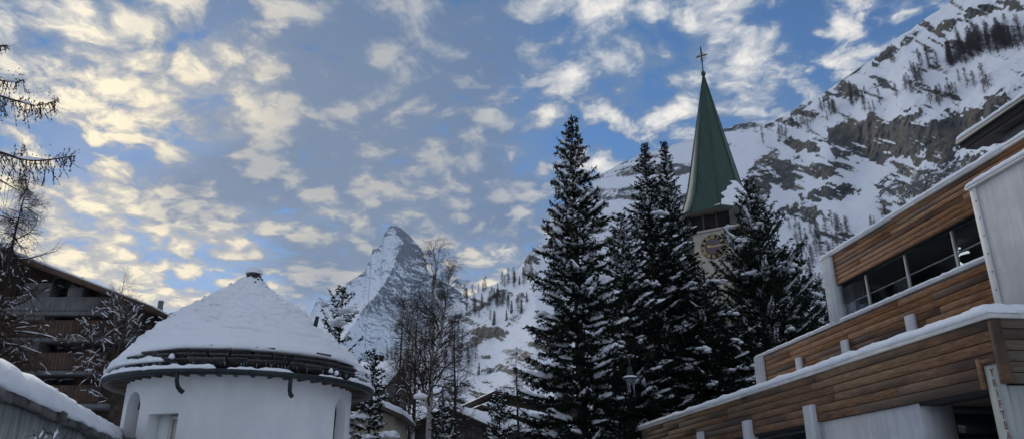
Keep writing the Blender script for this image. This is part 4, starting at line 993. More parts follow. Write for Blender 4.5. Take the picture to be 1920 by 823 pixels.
# storeys at heights read from the balcony lines
rc = random.Random(3)
for z, m_, x0, x1 in ((chx(130, 592)[1], M['plaster_dark'], -9, chx(214, 600)[0]), (chx(130, 640)[1], M['wood_bal'], -9, chx(262, 600)[0]), (chx(130, 700)[1], M['wood_bal'], -9, chx(240, 600)[0]), (chx(130, 760)[1], M['wood_bal'], -9, chx(240, 600)[0])):
    if m_ is M['plaster_dark']:
        mb = MB(); mb.bbox((x0, -1.5, z), (x1 + 1.6, -1.35, z + .85), .02); mb.build('balcony_parapet', m_, ch)
    else:
        mb = MB(); mb.box((x0, -1.50, z - .02), (x1, -1.42, z + .06)); mb.box((x0, -1.50, z + .95), (x1, -1.42, z + 1.02)); bal = mb.build('balcony_rail', m_, ch)
        x = x0
        while x < x1 - .2:
            mb = MB(); mb.bbox((x, -1.56, z + .02), (x + .2, -1.502, z + .98), .008); mb.build('balcony_board', m_, bal); x += .215
    mb = MB(); mb.bbox((x0, -1.5, z - .28), (x1 + .4, -.003, z - .03), .02); mb.build('balcony_floor', M['plaster_dark'], ch)
    for x in np.arange(x0 + 1.2, x1 - .5, 2.9):
        ww = rc.uniform(1.5, 2.1); hh = 1.15; zc = z + 1.65
        if zc + hh / 2 > zr - abs(x + ww / 2) * sl - .6: continue
        mb = MB(); mb.box((x - .07, -.07, zc - hh / 2 - .07), (x + ww + .07, -.004, zc + hh / 2 + .07)); f = mb.build('window', M['wood_dark'], ch)
        for q in (0, 1):
            mb = MB(); mb.box((x + q * ww / 2 + .03, -.09, zc - hh / 2), (x + (q + 1) * ww / 2 - .03, -.073, zc + hh / 2)); mb.build('pane', M['glass'], f)
for ua, ub, va, vb in ((240, 262, 578, 640), (150, 172, 548, 575), (70, 86, 540, 700)):
    xa, zb = chx(ua, va); xb, za = chx(ub, vb); mb = MB(); mb.bbox((xa, -1.3, za), (xb, -.006, zb), .02); mb.build('partition_wall', M['plaster_dark'], ch)
for ua, ub, va, vb in ((104, 150, 522, 548), (205, 240, 590, 618), (268, 305, 600, 622)):
    xa, zb = chx(ua, va); xb, za = chx(ub, vb); mb = MB(); mb.box((xa - .08, -.09, za - .08), (xb + .08, -.008, zb + .08)); f = mb.build('window', M['wood_dark'], ch)
    for q in range(2):
        mb = MB(); mb.box((xa + (xb - xa) * q / 2 + .03, -.11, za), (xa + (xb - xa) * (q + 1) / 2 - .03, -.093, zb)); mb.build('pane', M['glass'], f)
p = chx(279, 575); mb = MB(); mb.tube([(p[0], 1.5, zr - p[0] * sl - .2), (p[0], 1.5, p[1] + .75)], .17, 10); mb.build('chimney_pipe', M['plaster_dark'], ch)

# --- houses seen between the chapel and the spruces
p = at(717, 770, 40); h1 = gable_house('village_house', 'low white walled house with snowy roof right beside the round chapel', 'house', (p.x, 40, 0), 0, 1.72, 7, at(700, 782, 40).z, at(700, 768, 40).z, M['roughcast'], .08, .16, wins=[])
p = at(742, 700, 52); gable_house('village_house', 'grey house whose snowy roof shows just above the chapel gutter', 'house', (p.x, 52, 0), math.radians(86), 8, 7, at(706, 722, 48).z, at(706, 688, 52).z, M['plaster_dark'], .5, .3)
p = at(846, 720, 50); gable_house('village_house', 'grey gabled house with dark eaves behind the bare birch', 'house', (p.x, 50, 0), math.radians(-24), 5.5, 9, at(900, 802, 50).z, at(855, 768, 50).z, M['plaster_dark'], .6, .22, wins=[(-.9, 3.0, .8, 1.0), (.9, 3.0, .8, 1.0)])
p = at(915, 735, 62); gable_house('village_chalet', 'brown chalet with two snowy roof slopes left of the tall spruce', 'chalet', (p.x, 62, 0), math.radians(-30), 7.5, 9, at(905, 792, 62).z, at(915, 764, 62).z, M['wood_dark'], .9, .3, wins=[(-1.5, 4.2, .9, 1.1), (1.2, 4.2, .9, 1.1)])
p = at(940, 720, 78); gable_house('village_chalet', 'farther brown chalet whose snowy roof rises above its neighbour', 'chalet', (p.x, 78, 0), math.radians(-35), 8, 9, at(940, 758, 78).z, at(940, 736, 78).z, M['wood_dark'], .9, .35, wins=[(0, 5, 1.2, 1.1)])
p = at(668, 790, 33); gable_house('garden_shed', 'low beige outbuilding with brown downpipe beside the chapel', 'shed', (p.x + .2, 34, 0), 0, 2.6, 4, at(690, 775, 33).z, at(690, 750, 33).z, M['plaster_beige'], .3, .25)

# --- street lamps
LY = 28.0
def lamp_bell():
    base = at(1174, 823, LY); top = at(1158, 668, LY)
    t = thing('street_lamp', 'tall street lamp with curved neck and icicles on its bell shade', 'street lamp', (at(1166, 720, LY).x - .12, LY, 0))
    zt = at(1165, 666, LY).z
    a = np.linspace(math.pi, .12, 14); r = .22
    pts = [(0, 0, 0), (0, 0, 2), (0, 0, zt - r - .02)] + [(r + r * math.cos(q), 0, zt - r + 1.05 * r * math.sin(q)) for q in a]
    pts += [(2 * r, 0, zt - r - .25)]
    mb = MB(); mb.tube(pts, [.055, .05, .042] + [.03] * 15, 10); mb.build('pole', M['metal_dark'], t, True)
    mb = MB(); mb.tube([(0, 0, 0), (0, 0, .9)], [.09, .075], 10); mb.build('base', M['metal_dark'], t)
    zl = zt - r - .25; x = 2 * r
    def lathe(pr, n=24): return np.array([[(x + q * math.cos(a), q * math.sin(a), z) for a in np.arange(n) * 2 * math.pi / n] for q, z in pr])
    mb = MB(); mb.grid(lathe([(.03, zl + .06), (.09, zl + .03), (.085, zl - .06), (.10, zl - .20), (.13, zl - .30), (.14, zl - .33), (.05, zl - .33)]), True); mb.build('lamp_housing', M['metal_dark'], t, True)
    mb = MB(); mb.grid(lathe([(.10, zl - .31), (.25, zl - .34), (.26, zl - .37), (.18, zl - .40)]), True); mb.build('lamp_shade', M['metal_dark'], t, True)
    mg, tg, bg_ = material('lamp_diffuser', .3); bg_.inputs['Base Color'].default_value = (.10, .115, .13, 1)
    mb = MB(); mb.grid(lathe([(.20, zl - .395), (.19, zl - .44), (.14, zl - .54), (.07, zl - .59), (.002, zl - .60)]), True); mb.build('lamp_diffuser', mg, t, True)
    mb = MB(); mb.grid(lathe([(.255, zl - .345), (.25, zl - .31), (.20, zl - .285), (.115, zl - .275)]), True); mb.build('snow_cap', M['snow_soft'], t, True)
    rr = np.random.RandomState(3); P0, P1 = [], []
    for q in range(9):
        an = rr.rand() * 6.28; L = rr.uniform(.15, .6); P0.append((x + .13 * math.cos(an), .13 * math.sin(an), zl - .46)); P1.append((x + .12 * math.cos(an) + .02, .12 * math.sin(an), zl - .5 - L))
    mb = MB(); mb.sticks(P0, P1, .016, .003, 5); mb.build('icicles', M['ice'], t, kind='stuff')
lamp_bell()
def lamp_dish():
    Y = 27.0; pz = at(824, 730, Y); hx = at(788, 746, Y)
    t = thing('street_lamp', 'slender street lamp with a flat round head capped with snow', 'street lamp', (pz.x + .12, Y, 0))
    dx = hx.x - t.location.x; z1 = pz.z; zh = hx.z
    mb = MB(); mb.tube([(0, 0, 0), (0, 0, 2), (0, 0, z1 + .02), (-.03, 0, z1 + .12), (dx * .4, 0, z1 + .16), (dx * .8, 0, zh + .16), (dx, 0, zh + .1)], [.05, .045, .035, .03, .025, .022, .02], 10); mb.build('pole', M['metal_dark'], t, True)
    def lathe(pr, n=24): return np.array([[(dx + q * math.cos(a), q * math.sin(a), z) for a in np.arange(n) * 2 * math.pi / n] for q, z in pr])
    mb = MB(); mb.grid(lathe([(.002, zh + .10), (.12, zh + .09), (.24, zh + .02), (.245, zh - .01), (.002, zh - .015)]), True); mb.build('lamp_head', M['fascia'], t, True)
    mb = MB(); mb.grid(lathe([(.235, zh + .03), (.245, zh + .07), (.21, zh + .13), (.12, zh + .17), (.002, zh + .185)]), True); mb.build('snow_cap', M['snow_soft'], t, True)
lamp_dish()
# small red and white flag far behind the trees
fp = at(1499, 590, 62); t = thing('flag', 'small red and white flag among the snowy trees above the hall', 'flag', (fp.x + .35, 62, 0))
mr, tr_, br_ = material('red_cloth', .8); br_.inputs['Base Color'].default_value = (.42, .02, .03, 1); mw, tw, bw = material('white_cloth', .8); bw.inputs['Base Color'].default_value = (.75, .75, .76, 1)
zf = at(1499, 568, 62).z; mb = MB(); mb.tube([(0, 0, 0), (0, 0, zf + .3)], .05, 6); mb.build('pole', M['metal_dark'], t)
for nm_, a, b, m_ in (('red_field', .35, .78, mr), ('white_field', -.06, .35, mw)):
    xs = np.linspace(a, b, 6); zs = np.linspace(zf - .75, zf, 5); V = np.array([[(-x, .06 * math.sin(x * 7), z - .04 * math.sin(x * 4)) for x in xs] for z in zs]); mb = MB(); mb.grid(V); mb.grid(V + np.array([0, .012, 0])); mb.build(nm_, m_, t)
# ------------------------------------------------------------------ trees
def snow_pads(mb, lines, rng, wid, hgt):
    """rounded pads of snow that lie along the tops of branches; lines = list of (n x 3) polylines"""
    prof = np.linspace(0, math.pi, 6)
    for L, w_, h_ in zip(lines, wid, hgt):
        P = np.asarray(L, float); m = len(P)
        if m < 3: continue
        t = np.gradient(P, axis=0); t[:, 2] = 0; t /= np.linalg.norm(t, axis=1)[:, None] + 1e-6; sd = np.stack([t[:, 1], -t[:, 0], t[:, 2] * 0], -1)
        e = np.sin(np.linspace(.22, math.pi - .18, m)) ** .6; ww = w_ * e * rng.uniform(.65, 1.3, m); hh = h_ * e * rng.uniform(.6, 1.35, m); sh = rng.normal(0, .12 * w_, m)
        V = [P + sd * (sh + ww * -math.cos(a) )[:, None] + np.array([0, 0, 1.0]) * (hh * math.sin(a) ** .7 - .35 * ww * math.cos(a) ** 2)[:, None] for a in prof]
        V.append(P - np.array([0, 0, .02]))
        mb.grid(np.transpose(np.array(V), (1, 0, 2)), True)

def conifer(name, label, loc, H, R, seed, group=None, zmin=.8, pw=.85, whorl=.34, per=7, tuft_len=.17, tuft_w=.033, dens=1.4, droop=.55, a_top=.55, a_low=-.42, curl=.30, snow=.5, snow_w=.16, clump=0, flecks=900, needle='needle', cones=0, gap=0.15, lean=0.0):
    rng = np.random.RandomState(seed); t = thing(name, label, 'tree', loc, 0, group)
    nz_ = 14; zs = np.linspace(-.2, H, nz_); tr = MB(); base_r = .017 * H
    wob = np.cumsum(rng.normal(0, .012, (nz_, 2)), 0)
    tr.tube(np.stack([wob[:, 0] + lean * zs / H, wob[:, 1], zs], -1), np.maximum(.012, base_r * (1 - np.clip(zs, 0, H) / H) ** .9), 9); tr.build('trunk', M['bark'], t, True)
    limb = MB(); fol = MB(); sn = MB(); cn = MB()
    B0, B1, Br0, Br1 = [], [], [], []; W0, W1 = [], []
    TP, TA, TS = [], [], []; lines, lw, lh = [], [], []; tips = []
    z = zmin + rng.rand() * .2
    while z < H - .12:
        h = z / H; n = max(3, int(round(per * (.7 + .5 * (1 - h))))); a0 = rng.rand() * 6.28
        step = whorl * (.55 + .6 * (1 - h)) * rng.uniform(.8, 1.2)
        Lw = R * max(0.02, 1 - h) ** pw * (1 + .10 * math.sin(z * 2.3 + seed)) + .06
        for k in range(n):
            if rng.rand() < gap * .5: continue
            a = a0 + k * 6.283 / n + rng.normal(0, .22); L = Lw * rng.choice([rng.uniform(.45, .85), rng.uniform(.85, 1.2)]); zz_ = z + rng.uniform(-.5, .5) * step
            if zz_ > H - .05: continue
            sl = a_low + (a_top - a_low) * h ** 1.3 + rng.normal(0, .09); m = 7; s_ = np.linspace(0, 1, m)
            kx = rng.normal(0, .10) * s_ ** 2 * L
            rad = np.array([math.cos(a), math.sin(a), 0]); tg = np.array([-math.sin(a), math.cos(a), 0])
            cx0 = np.interp(zz_, zs, wob[:, 0]) + lean * zz_ / H; cy0 = np.interp(zz_, zs, wob[:, 1])
            P = np.array([cx0, cy0, zz_]) + rad * (s_ * L)[:, None] + tg * kx[:, None] + np.array([0, 0, 1.0]) * (L * (sl * s_ + curl * s_ ** 2.4 * (1 - .5 * h)))[:, None]
            br = .010 + .011 * L
            B0.append(P[:-1]); B1.append(P[1:]); Br0.append(br * (1 - s_[:-1] * .85)); Br1.append(br * (1 - s_[1:] * .85))
            tips.append((P[-1], h))
            # twigs either side
            nt = max(3, int(L / .085 * dens)); q = rng.uniform(.10, 1.0, nt) ** .8; q[:2] = 1.0; side = rng.choice([-1, 1], nt)
            base = np.stack([np.interp(q, s_, P[:, i]) for i in range(3)], -1)
            tl = np.minimum(.75, .42 * L * (1.08 - q) + .10) * rng.uniform(.55, 1.15, nt)
            dirv = rad * rng.uniform(.35, .9, nt)[:, None] + tg * (side * rng.uniform(.45, .95, nt))[:, None]; dirv /= np.linalg.norm(dirv, axis=1)[:, None]
            dv = np.concatenate([dirv[:, :2], (-droop * rng.uniform(.35, 1.5, nt) * (1 - .7 * h) + .25 * h)[:, None]], 1); dv /= np.linalg.norm(dv, axis=1)[:, None]
            end = base + dv * tl[:, None]
            W0.append(base); W1.append(end)
            nn = np.maximum(3, (tl / .046).astype(int)); idx = np.repeat(np.arange(nt), nn); f = rng.uniform(0.02, 1.05, len(idx))
            TP.append(base[idx] + (end - base)[idx] * f[:, None]); TA.append(dv[idx]); TS.append(np.full(len(idx), 1.0))
            nb = int(L / .03); f = rng.uniform(.12, 1.02, nb); TP.append(np.stack([np.interp(f, s_, P[:, i]) for i in range(3)], -1)); TA.append(np.repeat((rad + np.array([0, 0, .1]))[None], nb, 0)); TS.append(np.full(nb, .9))
            # snow lying along it
            if rng.rand() < snow and L > .35:
                i0 = rng.uniform(.18, .6); i1 = min(1.0, i0 + rng.uniform(.3, .6)); f = np.linspace(i0, i1, 9)
                lines.append(np.stack([np.interp(f, s_, P[:, i]) + (rng.normal(0, .012, 9) if i < 2 else .055) for i in range(3)], -1)); lw.append(snow_w * rng.uniform(.6, 1.35) * min(1, .35 + L / 2.2)); lh.append(snow_w * rng.uniform(.5, .95) * min(1, .35 + L / 2.2))
            if clump and rng.rand() < clump and L > .7:
                f = rng.uniform(.55, 1.0); c = np.array([np.interp(f, s_, P[:, i]) for i in range(3)]); nb = rng.randint(5, 12)
                ln = np.linspace(-.5, .5, nb)[:, None] * rad * rng.uniform(.5, 1.0) + tg * rng.normal(0, .13, nb)[:, None]; ln[:, 2] += rng.normal(.02, .05, nb) - .25 * np.abs(np.linspace(-.5, .5, nb))
                sn.blobs(c + ln, rng.uniform(.12, .30, nb), rng.uniform(.08, .17, nb), rng)
        z += step
    cat = lambda x: np.concatenate(x)
    limb.sticks(cat(B0), cat(B1), cat(Br0), cat(Br1), 3); limb.spikes(cat(W0), cat(W1), .007); limb.build('limbs', M['bark'], t, kind='stuff')
    TP, TA, TS = cat(TP), cat(TA), cat(TS); N = len(TP)
    # leading shoot
    k = 160; f = rng.uniform(H - .9, H + .02, k); TP = np.concatenate([TP, np.stack([np.interp(f, zs, wob[:, 0]) + lean * f / H, np.interp(f, zs, wob[:, 1]), f], -1)]); TA = np.concatenate([TA, np.repeat([[0, 0, 1.0]], k, 0)]); TS = np.concatenate([TS, np.full(k, .8)])
    N = len(TP); r1_ = rng.normal(size=(N, 3)); r1_ -= TA * (r1_ * TA).sum(1)[:, None]; r1_ /= np.linalg.norm(r1_, axis=1)[:, None]
    d = TA * .55 + r1_ * rng.uniform(.35, 1.0, N)[:, None]; d /= np.linalg.norm(d, axis=1)[:, None]; pr = np.cross(d, rng.normal(size=(N, 3))); pr /= np.linalg.norm(pr, axis=1)[:, None]
    ln = tuft_len * rng.uniform(.5, 1.2, N) * TS; wd = tuft_w * rng.uniform(.6, 1.4, N)
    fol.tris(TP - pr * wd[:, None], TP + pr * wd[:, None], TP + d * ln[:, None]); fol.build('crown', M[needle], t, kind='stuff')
    snow_pads(sn, lines, rng, lw, lh)
    if flecks:
        i = rng.randint(0, N, flecks); sn.blobs(TP[i] + np.array([0, 0, .015]), rng.uniform(.025, .085, flecks), rng.uniform(.02, .05, flecks), rng)
    sn.build('snow', M['snow'], t, True, kind='stuff')
    if cones:
        tp = [p for p, h in tips if h > .62]; tp = [tp[i] for i in rng.randint(0, len(tp), cones)]
        P0 = np.array(tp) + rng.normal(0, .09, (cones, 3)); P1 = P0 - np.array([0, 0, 1.0]) * rng.uniform(.10, .17, cones)[:, None]; mid_ = (P0 + P1) / 2
        cn.sticks(P0, mid_, .012, .026, 5); cn.sticks(mid_, P1, .026, .006, 5); cn.build('cones', M['cone'], t, kind='stuff')
    return t
def ctree(name, label, u, v, Y, R, seed, **k):
    p = at(u, v, Y); return conifer(name, label, (p.x, Y, 0), p.z, R, seed, **k)
G_SP = None
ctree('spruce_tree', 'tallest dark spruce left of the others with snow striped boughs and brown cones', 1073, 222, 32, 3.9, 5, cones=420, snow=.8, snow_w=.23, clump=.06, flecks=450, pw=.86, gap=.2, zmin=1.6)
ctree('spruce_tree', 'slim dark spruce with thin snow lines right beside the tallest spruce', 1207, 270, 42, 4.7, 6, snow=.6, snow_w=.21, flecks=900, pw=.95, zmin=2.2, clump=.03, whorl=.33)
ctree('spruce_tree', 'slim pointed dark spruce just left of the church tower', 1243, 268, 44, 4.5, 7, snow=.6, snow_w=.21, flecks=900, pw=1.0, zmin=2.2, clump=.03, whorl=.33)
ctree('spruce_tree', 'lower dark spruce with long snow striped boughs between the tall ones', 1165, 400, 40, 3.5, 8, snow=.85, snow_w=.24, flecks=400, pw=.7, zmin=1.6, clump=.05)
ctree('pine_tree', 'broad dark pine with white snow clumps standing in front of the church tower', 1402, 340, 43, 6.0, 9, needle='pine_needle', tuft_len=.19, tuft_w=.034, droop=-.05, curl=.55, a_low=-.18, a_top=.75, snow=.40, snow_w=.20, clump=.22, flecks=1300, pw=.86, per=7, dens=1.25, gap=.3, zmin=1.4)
ctree('pine_tree', 'smaller snow flecked pine left of the hall beneath the mountainside', 1478, 470, 45, 3.3, 10, needle='pine_needle', tuft_len=.19, tuft_w=.034, droop=-.05, curl=.5, a_low=-.2, a_top=.7, snow=.42, snow_w=.19, clump=.25, flecks=1100, pw=.6, dens=1.25, gap=.3, zmin=1.4)
ctree('pine_tree', 'low snow laden pine partly hidden behind the concrete post of the hall', 1545, 545, 50, 2.1, 12, needle='pine_needle', tuft_len=.17, droop=.1, curl=.4, a_low=-.2, a_top=.6, snow=.5, snow_w=.15, clump=.25, flecks=900, pw=.6, gap=.3)
ctree('pine_tree', 'dark young conifer with snow clumps between the slim spruces and the pine', 1318, 505, 41, 3.8, 13, needle='needle', tuft_len=.16, snow=.4, snow_w=.15, clump=.22, flecks=800, pw=.6, gap=.3)
ctree('pine_tree', 'dark pine with snow heavy lower boughs rising behind the chapel roof', 645, 540, 33, 1.75, 14, needle='pine_needle', tuft_len=.2, tuft_w=.034, droop=-.1, curl=.6, a_low=-.1, a_top=.8, snow=.25, snow_w=.14, clump=.10, flecks=500, pw=.5, per=6, whorl=.5, gap=.7, dens=.8)
ctree('young_spruce', 'short snow laden young spruce standing left of the tallest spruce', 938, 735, 29, 1.0, 15, tuft_len=.14, snow=.6, snow_w=.13, clump=.35, flecks=700, pw=.6, zmin=.4)
ctree('young_spruce', 'small snowy evergreen below the birch between the street lamps', 835, 755, 31, .9, 16, tuft_len=.14, snow=.6, snow_w=.15, clump=.4, flecks=500, pw=.5, zmin=.4)
ctree('young_spruce', 'small snowy evergreen pressed against the right side of the chapel', 700, 655, 30.5, .85, 18, tuft_len=.15, snow=.7, snow_w=.17, clump=.5, flecks=500, pw=.5, zmin=.6)

def bare_tree(name, label, loc, stems, seed, mbark, mtwig, levels, snow=.3, snow_w=.05, hang=0.0, group=None, cat='tree', twig_r=.008, parts=('trunk', 'limbs', 'crown'), spread=.75, up=.35, cones=0):
    """a leafless tree: stems = list of polylines with radii; every stem carries limbs, the limbs carry twigs"""
    rng = np.random.RandomState(seed); t = thing(name, label, cat, loc, 0, group)
    tr = MB(); cur = []
    for P, R_t in stems:
        P = np.asarray(P, float); R_t = np.asarray(R_t, float); tr.tube(P, R_t, 8)
        cur.append((P, R_t))
    tr.build(parts[0], mbark, t, True)
    limb, tw, sn = MB(), MB(), MB(); lines, lw, lh = [], [], []
    for li, (cnt, len_f, lo, elev, crv, tgt) in enumerate(levels):
        nxt = []
        for P, R_t in cur:
            Ls = np.linalg.norm(np.diff(P, axis=0), axis=1).sum(); s_ = np.linspace(0, 1, len(P)); n = cnt if li == 0 else max(2, int(cnt * (.5 + rng.rand() * .8)))
            for k in range(n):
                f = lo + (1 - lo) * (k + rng.rand()) / n; f = min(f, .995); b = np.array([np.interp(f, s_, P[:, i]) for i in range(3)]); rb = float(np.interp(f, s_, R_t))
                dt = np.array([np.interp(min(1, f + .05), s_, P[:, i]) - np.interp(max(0, f - .05), s_, P[:, i]) for i in range(3)]); dt /= np.linalg.norm(dt) + 1e-6
                rv = rng.normal(size=3); rv -= dt * rv.dot(dt); rv /= np.linalg.norm(rv)
                if li == 0: rv[2] = 0; rv /= np.linalg.norm(rv) + 1e-6
                ang = elev * rng.uniform(.7, 1.3); d = dt * math.cos(ang) + rv * math.sin(ang)
                L = len_f(f, Ls) * rng.uniform(.6, 1.25); m = 6 if tgt == 'limb' else (4 if li < 2 else 3); pts = [b]; dd = d.copy()
                for _ in range(m - 1):
                    dd = dd + rng.normal(0, .20, 3) + np.array([0, 0, crv]); dd /= np.linalg.norm(dd); pts.append(pts[-1] + dd * L / (m - 1))
                Q = np.array(pts); r0_ = min(rb * .7, max(twig_r * 1.0, .018 * L + .003)); RR = np.linspace(r0_, max(.0028, r0_ * .25), m)
                nxt.append((Q, RR))
        dst = limb if tgt == 'limb' else tw
        for Q, RR in nxt: dst.sticks(Q[:-1], Q[1:], RR[:-1], RR[1:], 4 if tgt == 'limb' else 3)
        for Q, RR in nxt:
            if rng.rand() < snow * (1 if tgt == 'limb' else .14):
                if abs(Q[-1, 2] - Q[0, 2]) < .95 * np.linalg.norm(Q[-1] - Q[0]):
                    ia = rng.uniform(.0, .35); lines.append(np.stack([np.interp(np.linspace(ia, min(1, ia + rng.uniform(.4, .7)), 6), np.linspace(0, 1, m), Q[:, i]) for i in range(3)], -1) + np.array([0, 0, RR[0] * .6])); k_ = 1.0 if tgt == 'limb' else .6; lw.append(snow_w * k_ * rng.uniform(.5, 1.6)); lh.append(snow_w * k_ * rng.uniform(.6, 1.7))
        cur = nxt
    limb.build(parts[1], mtwig, t, kind='stuff'); tw.build(parts[2], mtwig, t, kind='stuff')
    if lines: snow_pads(sn, lines, rng, lw, lh); sn.build('snow', M['snow'], t, True, kind='stuff')
    return t
# --- birch in the middle
Yb = 34.0; b0 = at(803, 830, Yb)
def rel(u, v, Y=Yb, o=b0): p = at(u, v, Y); return (p.x - o.x, 0, p.z)
st1 = [(-.1, 0, -.2)] + [rel(*q) for q in ((804, 800), (807, 740), (809, 690), (812, 620), (810, 560), (818, 500), (812, 462))]
st2 = [rel(805, 770), tuple(np.array(rel(795, 740)) + [0, .2, 0]), tuple(np.array(rel(783, 690)) + [0, .4, 0]), tuple(np.array(rel(770, 620)) + [0, .5, 0]), tuple(np.array(rel(758, 560)) + [0, .5, 0])]
st3 = [rel(809, 690), tuple(np.array(rel(826, 640)) + [0, -.2, 0]), tuple(np.array(rel(836, 580)) + [0, -.4, 0]), tuple(np.array(rel(846, 510)) + [0, -.5, 0])]
bare_tree('birch_tree', 'bare white trunked birch with fine brown twigs before the peak', (b0.x, Yb, 0), [(st1, [.13, .12, .11, .10, .08, .06, .04, .012]), (st2, [.07, .06, .05, .04, .015]), (st3, [.07, .06, .045, .015])], 21, M['birch'], M['twig'],
    [(36, lambda f, L: .45 + 2.3 * (1 - f) * (1.0 if L > 6 else .7), .2, .85, .04, 'limb'), (8, lambda f, L: .30 * L + .25, .2, .7, -.03, 'twig'), (6, lambda f, L: .38 * L + .14, .15, .6, -.09, 'twig'), (2, lambda f, L: .4 * L + .06, .2, .6, -.08, 'twig')], snow=.08, snow_w=.03)
# two strong lower boughs of a neighbouring tree, crossing behind the lamp
def larch_stem(H, lean=0, wob=.05, seed=0):
    rng = np.random.RandomState(seed); z = np.linspace(-.2, H, 12); w = np.cumsum(rng.normal(0, wob, (12, 2)), 0); return np.stack([w[:, 0] + lean * z / H, w[:, 1], z], -1), np.maximum(.012, .013 * H * (1 - np.clip(z, 0, H) / H) ** .85)
def bare_larch(name, label, u, v, Y, seed, R, snow=.5, snow_w=.05, group=None, twig_r=.009, lean=0, cnt=70, elev=1.45, crv=-.02, lo=.12, sub=13):
    p = at(u, v, Y); H = p.z
    return bare_tree(name, label, (p.x - lean, Y, 0), [larch_stem(H, lean, .03, seed)], seed, M['bark'], M['larch'],
        [(cnt, lambda f, L: R * (1 - f) ** .75 + .25, lo, elev, crv, 'limb'), (sub, lambda f, L: .24 * L + .16, .12, .9, -.10, 'twig'), (4, lambda f, L: .45 * L + .08, .1, .7, -.16, 'twig')], snow=snow, snow_w=snow_w, group=group, twig_r=twig_r)
bare_larch('larch_tree', 'bare drooping larch with snow lined boughs before the dark chalet', 62, 332, 25, 31, 3.1, snow=.42, snow_w=.020, cnt=175, twig_r=.012, sub=16, elev=1.62, crv=-.015)
bare_larch('larch_tree', 'bare brown larch standing behind the birch on its left', 752, 560, 44, 32, 2.9, twig_r=.014, snow=.12, snow_w=.03, cnt=95)
bare_larch('larch_tree', 'bare brown larch standing close behind the white birch trunk', 788, 555, 47, 33, 2.9, twig_r=.014, snow=.12, snow_w=.03, cnt=95)
bare_larch('larch_tree', 'bare brown larch standing behind the birch on its right', 858, 590, 43, 34, 2.7, twig_r=.014, snow=.2, snow_w=.03, cnt=90)
for (u_, v_, Y_, sd_, lab_) in ((737, 640, 38, 37, 'bushy leafless tree left of the birch in front of the grey house'), (845, 655, 39, 38, 'bushy leafless tree right of the birch beside the slender lamp'), (775, 600, 40, 39, 'taller leafless tree rising behind the flat headed lamp')):
    p = at(u_, v_, Y_); stt = larch_stem(p.z, 0, .05, sd_)
    bare_tree('bare_tree', lab_, (p.x, Y_, 0), [(stt[0], stt[1] * .7)], sd_, M['bark'], M['larch'], [(34, lambda f, L: .6 + 1.3 * (1 - f), .15, .75, .05, 'limb'), (8, lambda f, L: .38 * L + .2, .15, .7, .02, 'twig'), (6, lambda f, L: .42 * L + .1, .1, .7, .0, 'twig')], snow=.14, snow_w=.03, twig_r=.012)
bare_larch('larch_tree', 'low brown larch half hidden behind left edge of tallest spruce', 975, 650, 48, 36, 2.4, twig_r=.014, snow=.25, snow_w=.035, cnt=80)
# --- snow covered fruit tree between chalet and chapel
Yf = 27.0; f0 = at(212, 830, Yf); 
stf = [(0, 0, -.2)] + [rel(u, v, Yf, f0) for u, v in ((212, 760), (206, 700), (214, 650), (208, 600), (216, 565))]
stg = [rel(210, 740, Yf, f0), tuple(np.array(rel(180, 690, Yf, f0)) + [0, .3, 0]), tuple(np.array(rel(160, 640, Yf, f0)) + [0, .4, 0]), tuple(np.array(rel(160, 600, Yf, f0)) + [0, .4, 0])]
sth = [rel(208, 700, Yf, f0), tuple(np.array(rel(232, 650, Yf, f0)) + [0, -.3, 0]), tuple(np.array(rel(246, 610, Yf, f0)) + [0, -.3, 0]), tuple(np.array(rel(244, 590, Yf, f0)) + [0, -.3, 0])]
bare_tree('fruit_tree', 'gnarled bare tree with twigs thickly coated in snow left of chapel', (f0.x, Yf, 0), [(stf, [.10, .09, .08, .06, .04, .012]), (stg, [.06, .05, .04, .012]), (sth, [.06, .05, .035, .012])], 41, M['bark'], M['larch'],
    [(15, lambda f, L: .5 + .8 * (1 - f), .2, 1.0, .05, 'limb'), (9, lambda f, L: .42 * L + .2, .2, .8, .0, 'limb'), (12, lambda f, L: .45 * L + .1, .2, .7, .02, 'twig')], snow=.40, snow_w=.019, twig_r=.011)
Yt = 60.0; p = at(232, 520, Yt)
bare_tree('bare_tree', 'thin leafless tree whose fine crown rises above the chalet roof', (p.x, Yt, 0), [([(0, 0, -.2), (.1, 0, p.z * .5), (-.05, 0, p.z * .8), (.1, 0, p.z)], [.16, .12, .06, .012])], 43, M['bark'], M['twig'],
    [(20, lambda f, L: 1.0 + 2.2 * (1 - f), .45, .7, .06, 'limb'), (7, lambda f, L: .4 * L + .2, .2, .7, .02, 'twig'), (5, lambda f, L: .45 * L + .1, .2, .7, 0, 'twig')], snow=.1, snow_w=.05, twig_r=.014)
